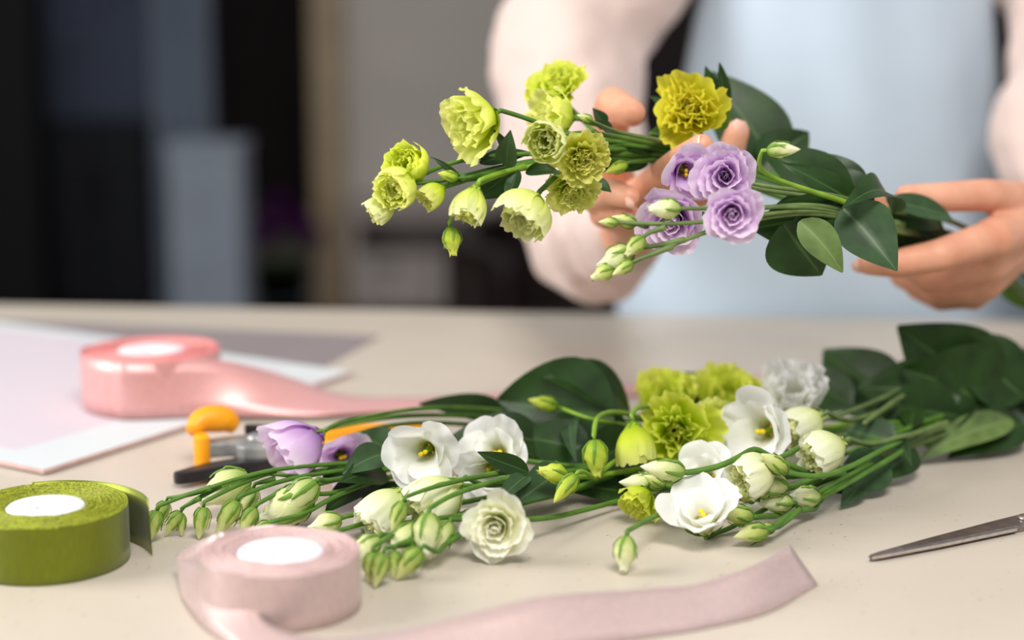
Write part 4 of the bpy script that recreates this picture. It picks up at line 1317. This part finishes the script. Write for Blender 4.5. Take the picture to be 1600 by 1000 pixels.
s.leaf((1430, 622, .045), (1358, 556, .062), .018, (-.3, .3, 1), 'leaf_blue', .08)
s.leaf((1430, 640, .040), (1420, 672, .03), .022, (-.4, .3, 1), 'leaf', .08)
for pth in ([(1290, 655, .050), (1340, 640, .05), (1400, 612, .05), (1470, 590, .045)], [(1350, 662, .046), (1400, 625, .05), (1440, 600, .05)]):
    s.stem(pth, .0019, mat='stem_grey')
s.leaf((1560, 620, .04), (1400, 512, .098), .080, (-.1, .25, .9), 'leaf', .08, .15, .05)
s.leaf((1560, 640, .03), (1410, 570, .070), .085, (-.2, .35, .9), 'leaf', .10, .2, .05)
s.leaf((1400, 640, .030), (1288, 545, .068), .062, (-.2, .3, .9), 'leaf', .08, .2, .03)
s.leaf((1330, 635, .030), (1245, 578, .052), .040, (-.1, .4, .9), 'leaf', .08)
s.leaf((1600, 620, .04), (1470, 530, .085), .060, (.2, .4, .8), 'leaf', .10, .2, .05)
s.leaf((1500, 650, .03), (1360, 640, .04), .050, (-.1, .4, .9), 'leaf', .08)
s.leaf((1500, 620, .045), (1340, 600, .05), .055, (-.1, .4, .9), 'leaf', .08)
s.leaf((1720, 620, .03), (1555, 570, .060), .070, (0, .3, .9), 'leaf', .08)
s.leaf((1690, 600, .03), (1600, 545, .065), .05, (0, .3, .9), 'leaf', .08)

s = Spray('h', (1600, 648, .014), 'white lisianthus spray on the table with an open bloom among many pointed green-white buds')
FE = [(1320, 740, .022), (1400, 705, .022), (1500, 674, .018), (1600, 648, .014)]
s.bloom('open', (1098, 806, .020), (-.2, .95, .5), .0270, 'white', [(1180, 800, .010), (1250, 770, .014)] + FE[1:], seed=1, r=.0018, spin=2.2)
s.bloom('half', (1180, 738, .040), (-.80, -.30, .55), .0160, 'cream', [(1215, 712, .048), (1260, 700, .044), (1330, 690, .038)], seed=2, r=.0019)
s.bud((1034, 733, .048), (-.95, .18, .2), .0310, 'bud', [(1085, 743, .048), (1120, 735, .050), (1160, 725, .048), (1230, 722, .040)] + FE[:2], r=.0021, seed=0)
s.bud((1000, 755, .024), (-.95, .12, .25), .0320, 'bud', [(1050, 757, .026), (1100, 752, .028), (1135, 757, .028), (1200, 745, .028)] + FE[:2], r=.0020, seed=1)
s.bud((1022, 750, .032), (-.85, .45, .3), .0180, 'greenbud', [(1060, 765, .024), (1100, 770, .022), (1140, 762, .024)], r=.0017, seed=2)
s.bud((1209, 722, .050), (-.72, .55, .3), .0245, 'greenbud', [(1240, 742, .040), (1270, 752, .036), (1300, 742, .036), (1345, 722, .036), (1400, 690, .034), (1470, 660, .03)], r=.0019, seed=1)
s.bud((1203, 757, .030), (-.95, .15, .3), .0260, 'bud', [(1240, 752, .030), (1290, 740, .028)] + FE[1:], r=.0018, seed=3, kind='round')
s.bud((1163, 772, .026), (-.75, .45, .4), .0205, 'greenbud', [(1195, 770, .022), (1240, 760, .022)] + FE[:1], r=.0015, seed=0)
s.bud((1185, 770, .026), (-.9, .1, .3), .0175, 'greenbud', [(1215, 768, .022), (1260, 756, .022)], r=.0015, seed=2)
s.bud((1210, 786, .016), (-.98, .05, .3), .0265, 'bud', [(1245, 782, .018), (1290, 762, .02)] + FE[1:], r=.0018, seed=1)
s.bud((1256, 776, .018), (-.96, .12, .3), .0245, 'bud', [(1290, 772, .020), (1320, 758, .022), (1360, 735, .026), (1410, 705, .028)], r=.0015, seed=2, kind='tipped')
s.bud((1148, 803, .018), (-.92, .25, .35), .0270, 'greenbud', [(1190, 806, .010), (1225, 790, .012), (1280, 770, .014)] + FE[1:], r=.0021, seed=3)
s.bud((1172, 834, .0095), (-.95, -.12, .25), .0245, 'greenbud', [(1205, 822, .010), (1245, 796, .014), (1290, 768, .016)] + FE[1:], r=.0021, seed=0)
s.bud((1192, 828, .008), (-.9, -.1, .2), .0165, 'greenbud', [(1215, 815, .010), (1250, 796, .013)], r=.0018, seed=2)
s.bud((977, 868, .012), (-.10, -.92, .4), .0225, 'bud', [(987, 830, .022), (1010, 810, .024), (1040, 800, .018), (1100, 790, .006), (1200, 770, .006), (1320, 735, .010)], r=.0017, seed=1, kind='tipped')
s.bud((1035, 786, .012), (-.85, -.2, .4), .0180, 'bud', [(1065, 772, .014), (1100, 765, .016)], r=.0014, seed=2, kind='tipped')
s.leaf((1385, 720, .022), (1296, 768, .008), .036, (-.2, .4, .9), 'leaf_blue', .08)
s.leaf((1430, 700, .02), (1360, 752, .008), .028, (-.1, .4, .9), 'leaf', .08)
s.leaf((1400, 680, .030), (1422, 728, .022), .012, (-.2, .2, 1), 'leaf_blue', .08)
s.leaf((1580, 655, .026), (1440, 722, .004), .030, (-.2, .6, .7), 'leaf_back', .10)
s.leaf((1560, 660, .02), (1430, 690, .01), .050, (-.1, .5, .9), 'leaf', .10)
s.leaf((1600, 660, .02), (1480, 715, .004), .040, (-.1, .6, .8), 'leaf', .08)
s.leaf((1490, 690, .016), (1546, 640, .03), .026, (.2, .2, 1), 'leaf', .10)
s.leaf((1720, 640, .02), (1540, 640, .020), .060, (0, .4, .9), 'leaf', .08)
s.stem([(1320, 740, .020), (1400, 700, .026), (1480, 664, .028), (1560, 652, .02)], .0019, mat='stem_grey')
s.stem([(1360, 722, .02), (1420, 695, .024), (1500, 672, .022)], .0019, mat='stem_grey')
s.leaf((1344, 762, .008), (1312, 792, .003), .016, (-.2, .6, .8), 'leaf_blue', .08)

for k, sp_ in enumerate([x for x in SPRAYS if x.mode == 'h']):          # cut ends of the lying stems
    e = TB(1900 + 40 * (k % 3), 560 + 20 * k, .004)
    mid = sp_.org.lerp(e, .5); mid.z = TZ + .010
    sp_.stem([sp_.org, mid, e], .0024, .0026)

# ================================================================ the florist
def capsule(bm, a, b, ra, rb, seg=14):
    a, b = Vector(a), Vector(b)
    d = b - a
    q = d.to_track_quat('Z', 'Y') if d.length > 1e-6 else Vector((0, 0, 1)).to_track_quat('Z', 'Y')
    L = d.length
    rings = []
    prof = []
    for i in range(1, 6):
        t = math.pi / 2 * (i / 6 - 1); prof.append((ra * math.cos(t), ra * math.sin(t)))
    prof += [(ra, 0), (rb, L)]
    for i in range(1, 6):
        t = math.pi / 2 * i / 6; prof.append((rb * math.cos(t), L + rb * math.sin(t)))
    for r, z in prof:
        rings.append([bm.verts.new(a + q @ Vector((r * math.cos(2 * math.pi * k / seg), r * math.sin(2 * math.pi * k / seg), z))) for k in range(seg)])
    for i in range(len(rings) - 1):
        for k in range(seg):
            bm.faces.new((rings[i][k], rings[i][(k + 1) % seg], rings[i + 1][(k + 1) % seg], rings[i + 1][k]))
    bm.faces.new(rings[0][::-1]); bm.faces.new(rings[-1])


def ellipsoid(bm, c, r, seg=20):
    bmesh.ops.create_uvsphere(bm, u_segments=seg, v_segments=seg // 2, radius=1.0,
                              matrix=Matrix.Translation(Vector(c)) @ Matrix.Diagonal((r[0], r[1], r[2], 1)))


def fused(bm, voxel, smooth):
    me = bpy.data.meshes.new('tmp'); bm.to_mesh(me); bm.free()
    t = bpy.data.objects.new('tmp', me); COL.objects.link(t)
    m = t.modifiers.new('r', 'REMESH'); m.mode = 'VOXEL'; m.voxel_size = voxel
    k = t.modifiers.new('s', 'SMOOTH'); k.factor = .5; k.iterations = smooth
    dg = bpy.context.evaluated_depsgraph_get()
    out = bpy.data.meshes.new_from_object(t.evaluated_get(dg))
    bpy.data.objects.remove(t); bpy.data.meshes.remove(me)
    return out


def chain(bm, pts, radii):
    for i in range(len(pts) - 1):
        capsule(bm, pts[i], pts[i + 1], radii[i], radii[i + 1])


PX = 0.39                                            # where she stands
SHO_R, SHO_L = Vector((PX - .215, 2.02, 1.34)), Vector((PX + .215, 2.02, 1.34))
ELB_R, ELB_L = PT(925, 380, 1.78), Vector((PX + .31, 1.78, .985))
WRI_R, WRI_L = PT(985, 362, 1.475 + HD), PT(1622, 352, 1.475 + HD)

def arm_mids(s_, sh, el):                            # the upper arm hangs a little out and forward
    if s_ < 0:
        return [PT(885, 60, 1.96), PT(888, 200, 1.90), PT(905, 300, 1.84)]
    return [PT(1696, 60, 1.95), PT(1682, 180, 1.88), PT(1692, 285, 1.83)]


# --- forearms and hands (fine), rest of the body (coarse), one mesh in the end
hb = bmesh.new()
FR = {   # digits of the hand behind the yellow-green flowers: joints as (pixel x, pixel y, distance)
    'thumb': ([(965, 305, 1.44), (948, 225, 1.415), (958, 165, 1.39), (988, 177, 1.362)], [.018, .0165, .0150, .0110]),
    'index': ([(1000, 305, 1.39), (1030, 278, 1.322), (1066, 249, 1.280), (1096, 228, 1.262)], [.0135, .0120, .0108, .0092]),
    'middle': ([(1060, 318, 1.40), (1112, 288, 1.375), (1140, 245, 1.360), (1152, 206, 1.355)], [.0135, .0125, .0112, .0098]),
    'ring': ([(960, 325, 1.40), (930, 312, 1.350), (952, 299, 1.318), (982, 308, 1.305)], [.013, .0112, .0104, .0090]),
    'little': ([(975, 345, 1.41), (940, 336, 1.365), (955, 330, 1.338), (984, 333, 1.325)], [.012, .0100, .0092, .0080]),
}
FL = {   # digits of the hand closing on the cut ends
    'thumb': ([(1608, 318, 1.455), (1540, 305, 1.405), (1470, 308, 1.375), (1415, 306, 1.365)], [.0175, .0135, .0120, .0088]),
    'index': ([(1552, 372, 1.385), (1465, 400, 1.345), (1400, 412, 1.350), (1356, 412, 1.370)], [.0155, .0132, .0116, .0092]),
    'middle': ([(1548, 410, 1.410), (1455, 435, 1.410), (1395, 395, 1.435), (1368, 305, 1.425)], [.0150, .0130, .0115, .0088]),
    'ring': ([(1538, 440, 1.430), (1465, 455, 1.440), (1410, 430, 1.465), (1398, 380, 1.475)], [.0145, .0125, .0112, .0090]),
    'little': ([(1520, 458, 1.450), (1470, 466, 1.465), (1432, 450, 1.485), (1420, 415, 1.490)], [.0130, .0112, .0100, .0080]),
}
for F, wr, el in ((FR, WRI_R, ELB_R), (FL, WRI_L, ELB_L)):
    J = {k: [PT(p[0], p[1], p[2] + HD) for p in v[0]] for k, v in F.items()}
    for k, v in F.items():
        chain(hb, J[k], v[1])
        capsule(hb, wr, J[k][0], .019, v[1][0] * 1.12)
    order = ['index', 'middle', 'ring', 'little']
    for a, b in zip(order, order[1:]):
        capsule(hb, J[a][0], J[b][0], .0135, .013)
        capsule(hb, wr.lerp(J[a][0], .55), wr.lerp(J[b][0], .55), .0165, .016)
    capsule(hb, wr.lerp(J['thumb'][0], .8), wr.lerp(J['index'][0], .75), .017, .016)
    chain(hb, [wr, wr.lerp(el, .35), el], [.0235, .030, .040])
    for k, v in F.items():
        HANDS.extend((J[k][q], J[k][q + 1], v[1][q], v[1][q + 1]) for q in range(len(J[k]) - 1))
        HANDS.append((wr, J[k][0], .019, v[1][0] * 1.12))
    for a, b in zip(order, order[1:]):
        HANDS.append((J[a][0], J[b][0], .0135, .013)); HANDS.append((wr.lerp(J[a][0], .55), wr.lerp(J[b][0], .55), .0165, .016))
    HANDS.append((wr.lerp(J['thumb'][0], .8), wr.lerp(J['index'][0], .75), .017, .016))
    HANDS.append((wr, el, .0235, .040))
lay_stems()
hands = fused(hb, .0021, 7)

bb = bmesh.new()
HEAD = Vector((PX, 1.95, 1.57))
ellipsoid(bb, HEAD, (.073, .092, .108)); ellipsoid(bb, HEAD + Vector((0, -.035, -.055)), (.052, .055, .058))
capsule(bb, HEAD + Vector((0, -.088, .008)), HEAD + Vector((0, -.102, -.022)), .008, .0125)       # nose
for s_ in (-1, 1):
    ellipsoid(bb, HEAD + Vector((s_ * .074, .008, -.012)), (.009, .02, .03))                        # ears
    ellipsoid(bb, HEAD + Vector((s_ * .028, -.080, -.062)), (.014, .014, .006))
ellipsoid(bb, HEAD + Vector((0, -.090, -.056)), (.02, .008, .006))                                  # mouth
capsule(bb, HEAD + Vector((0, .03, -.08)), Vector((PX, 2.03, 1.36)), .052, .056)
chain(bb, [Vector((PX, 2.05, 1.28)), Vector((PX, 2.09, 1.08)), Vector((PX, 2.13, .90))], [.10, .09, .105])
for s_, sh, el in ((-1, SHO_R, ELB_R), (1, SHO_L, ELB_L)):
    capsule(bb, Vector((PX + s_ * .06, 2.04, 1.33)), sh, .06, .052)
    capsule(bb, Vector((PX + s_ * .07, 2.06, 1.2)), Vector((PX + s_ * .05, 2.1, 1.0)), .09, .08)
    chain(bb, [sh] + arm_mids(s_, sh, el) + [el], [.05, .047, .045, .042, .040])
    hip = Vector((PX + s_ * .085, 2.14, .87))
    chain(bb, [Vector((PX + s_ * .07, 2.13, .93)), hip, Vector((PX + s_ * .09, 2.13, .48)), Vector((PX + s_ * .09, 2.15, .09))], [.10, .095, .06, .042])
    capsule(bb, Vector((PX + s_ * .09, 2.16, .05)), Vector((PX + s_ * .10, 2.02, .035)), .036, .03)
rest = fused(bb, .010, 4)
jm = bmesh.new(); jm.from_mesh(hands); jm.from_mesh(rest)
bm_ = bpy.data.meshes.new('person'); jm.to_mesh(bm_); jm.free()
bm_.polygons.foreach_set('use_smooth', [True] * len(bm_.polygons))
person = link('person', bm_, M['skin'])
tag(person, 'florist in pale blue apron and blush blouse holding lisianthus stems in both hands', 'person')

# fingernails
M['nail'] = plain('fingernail', (236, 188, 172), .28, .5, .03, 200)


def nail(joints, nrm, off=.35, w=.0066, l=.0078, r=.009):
    a, b = [PT(p[0], p[1], p[2] + HD) for p in joints[-2:]]
    d = (b - a).normalized(); n = V3(nrm); n = (n - d * n.dot(d)).normalized(); sd_ = d.cross(n)
    c = b + d * (r * off) + n * (r * .86)
    verts, nu, nv = [], 9, 9
    for lay in (0, 1):
        for j in range(nv):
            v = -1 + 2 * j / (nv - 1)
            for i in range(nu):
                u = -1 + 2 * i / (nu - 1)
                k = math.sqrt(max(0, 1 - .45 * v * v)) if v < 0 else math.sqrt(max(0.0, 1 - .75 * v * v))
                verts.append(sd_ * (u * w * k) + d * (v * l) - n * ((u * k) ** 2 * w * .55 + .0012 * max(0, v) ** 2 + lay * .0012))
    N = nu * nv
    f = grid_faces(nu, nv) + [tuple(x + N for x in q[::-1]) for q in grid_faces(nu, nv)]
    link('fingernail', mesh_from('fingernail', verts, f), M['nail'], person, c)


nail(FR['index'][0], (.2, .6, .8), off=-.1); nail(FR['middle'][0], (-.1, .1, 1), r=.0098); nail(FR['thumb'][0], (-.75, -.1, .6), off=0)
nail(FR['ring'][0], (.1, -.6, .8), r=.009); nail(FR['little'][0], (.1, -.6, .8), r=.008, w=.0055)
nail(FL['thumb'][0], (-.1, .95, .2), r=.0088, off=-.4); nail(FL['index'][0], (-.1, -.3, .95), r=.0092)

# clothes
M['blouse'] = plain('blush_blouse', (208, 186, 178), .8, .2, .02, 6, sheen=.3)
M['apron'] = plain('pale_blue_apron', (188, 204, 218), .85, .15, .02, 8, sheen=.2)
M['trousers'] = plain('dark_trousers', (40, 40, 48), .85, .15, .08, 10)
M['hair'] = plain('brown_hair', (70, 46, 32), .5, .4, .25, 60)
M['eye'] = plain('dark_eye', (40, 28, 22), .2, .5, .1, 60)


def wrinkle(me, amp, scale, seed=0):
    nn = [v.normal.copy() for v in me.vertices]
    for v, n in zip(me.vertices, nn):
        p = v.co * scale + Vector((seed, seed * 2, 0))
        k = noise.noise(Vector((p.x, p.y * 1.2, p.z * .8))) + .5 * noise.noise(p * 2.3)
        v.co = v.co + n * (amp * k)
    me.polygons.foreach_set('use_smooth', [True] * len(me.polygons))
    return me


cb = bmesh.new()
for s_, sh, el, wr in ((-1, SHO_R, ELB_R, WRI_R), (1, SHO_L, ELB_L, WRI_L)):
    cuff = el.lerp(wr, .80)
    out = Vector((s_ * .025, 0, 0))
    mids = arm_mids(s_, sh, el)
    chain(cb, [sh] + mids + [el + Vector((0, .01, -.002))], [.068, .084, .084, .076, .062])
    chain(cb, [el, el.lerp(wr, .45), cuff], [.060, .054, .040])
    capsule(cb, Vector((PX + s_ * .04, 2.04, 1.35)), sh, .058, .062)
    capsule(cb, Vector((PX + s_ * .07, 2.06, 1.25)), Vector((PX + s_ * .06, 2.12, .96)), .105, .10)
chain(cb, [Vector((PX, 2.05, 1.30)), Vector((PX, 2.10, 1.05)), Vector((PX, 2.13, .90))], [.115, .105, .12])
bl_ = wrinkle(fused(cb, .008, 5), .013, 13, 3)
link('blouse', bl_, M['blouse'], person)
for el, wr in ((ELB_R, WRI_R), (ELB_L, WRI_L)):
    cf = bmesh.new()
    capsule(cf, el.lerp(wr, .74), el.lerp(wr, .86), .041, .038)
    link('cuff', wrinkle(fused(cf, .005, 2), .002, 30), M['blouse'], person)


def apron_mesh():
    nu, nv = 61, 40
    verts = []
    for lay in (0, 1):
        for j in range(nv):
            t = j / (nv - 1); z = .50 + (1.335 - .50) * t
            half = float(np.interp(z, [.5, .9, 1.0, 1.12, 1.3, 1.34], [.30, .27, .235, .195, .165, .14]))
            depth = float(np.interp(z, [.5, .9, 1.0, 1.12, 1.3], [.165, .16, .155, .155, .15]))
            cy = float(np.interp(z, [.5, .9, 1.3], [2.15, 2.135, 2.06]))
            for i in range(nu):
                u = -1 + 2 * i / (nu - 1)
                a = u * math.radians(86)
                fold = .009 * math.sin(u * 7 + 1.5 * z * 4) * (1.35 - z) * 1.4 + .002 * math.sin(u * 15 + z * 7)
                r = 1 + fold / depth - lay * .02
                verts.append((PX + half * math.sin(a) * r, cy - depth * (math.cos(a) ** .75 if math.cos(a) > 0 else 0) * r, z))
    N = nu * nv
    f = grid_faces(nu, nv) + [tuple(x + N for x in q[::-1]) for q in grid_faces(nu, nv)]
    ring = list(range(nu)) + [j * nu + nu - 1 for j in range(1, nv)] + [(nv - 1) * nu + i for i in range(nu - 2, -1, -1)] + [j * nu for j in range(nv - 2, 0, -1)]
    for k in range(len(ring)):
        x, y = ring[k], ring[(k + 1) % len(ring)]
        f.append((y, x, x + N, y + N))
    return mesh_from('apron', verts, f)


ap = link('apron', apron_mesh(), M['apron'], person)
for s_ in (-1, 1):
    me, org = tube_mesh('apron_strap', [(PX + s_ * .11, 1.925, 1.325), (PX + s_ * .10, 1.96, 1.39), (PX + s_ * .075, 2.06, 1.415), (PX + s_ * .07, 2.15, 1.36)], .009, .009)
    link('strap', me, M['apron'], ap, org)
tbm = bmesh.new()
for s_ in (-1, 1):
    chain(tbm, [Vector((PX + s_ * .07, 2.14, .95)), Vector((PX + s_ * .085, 2.145, .85)), Vector((PX + s_ * .09, 2.13, .48)), Vector((PX + s_ * .09, 2.15, .10))], [.115, .112, .075, .06])
link('trousers', wrinkle(fused(tbm, .012, 3), .005, 12), M['trousers'], person)
for s_ in (-1, 1):
    sm = bmesh.new()
    capsule(sm, Vector((PX + s_ * .09, 2.165, .048)), Vector((PX + s_ * .102, 2.0, .04)), .046, .038)
    link('shoe', fused(sm, .006, 3), M['black'], person)
    ey = bmesh.new(); ellipsoid(ey, HEAD + Vector((s_ * .031, -.084, .004)), (.012, .006, .007), 16)
    em = bpy.data.meshes.new('eye'); ey.to_mesh(em); ey.free(); link('eye', em, M['eye'], person)
hm = bmesh.new()
ellipsoid(hm, HEAD + Vector((0, .022, .028)), (.084, .088, .098)); ellipsoid(hm, HEAD + Vector((0, .06, -.06)), (.07, .05, .1))
ellipsoid(hm, HEAD + Vector((0, .115, .03)), (.045, .04, .045))
link('hair', wrinkle(fused(hm, .007, 3), .004, 40), M['hair'], person)
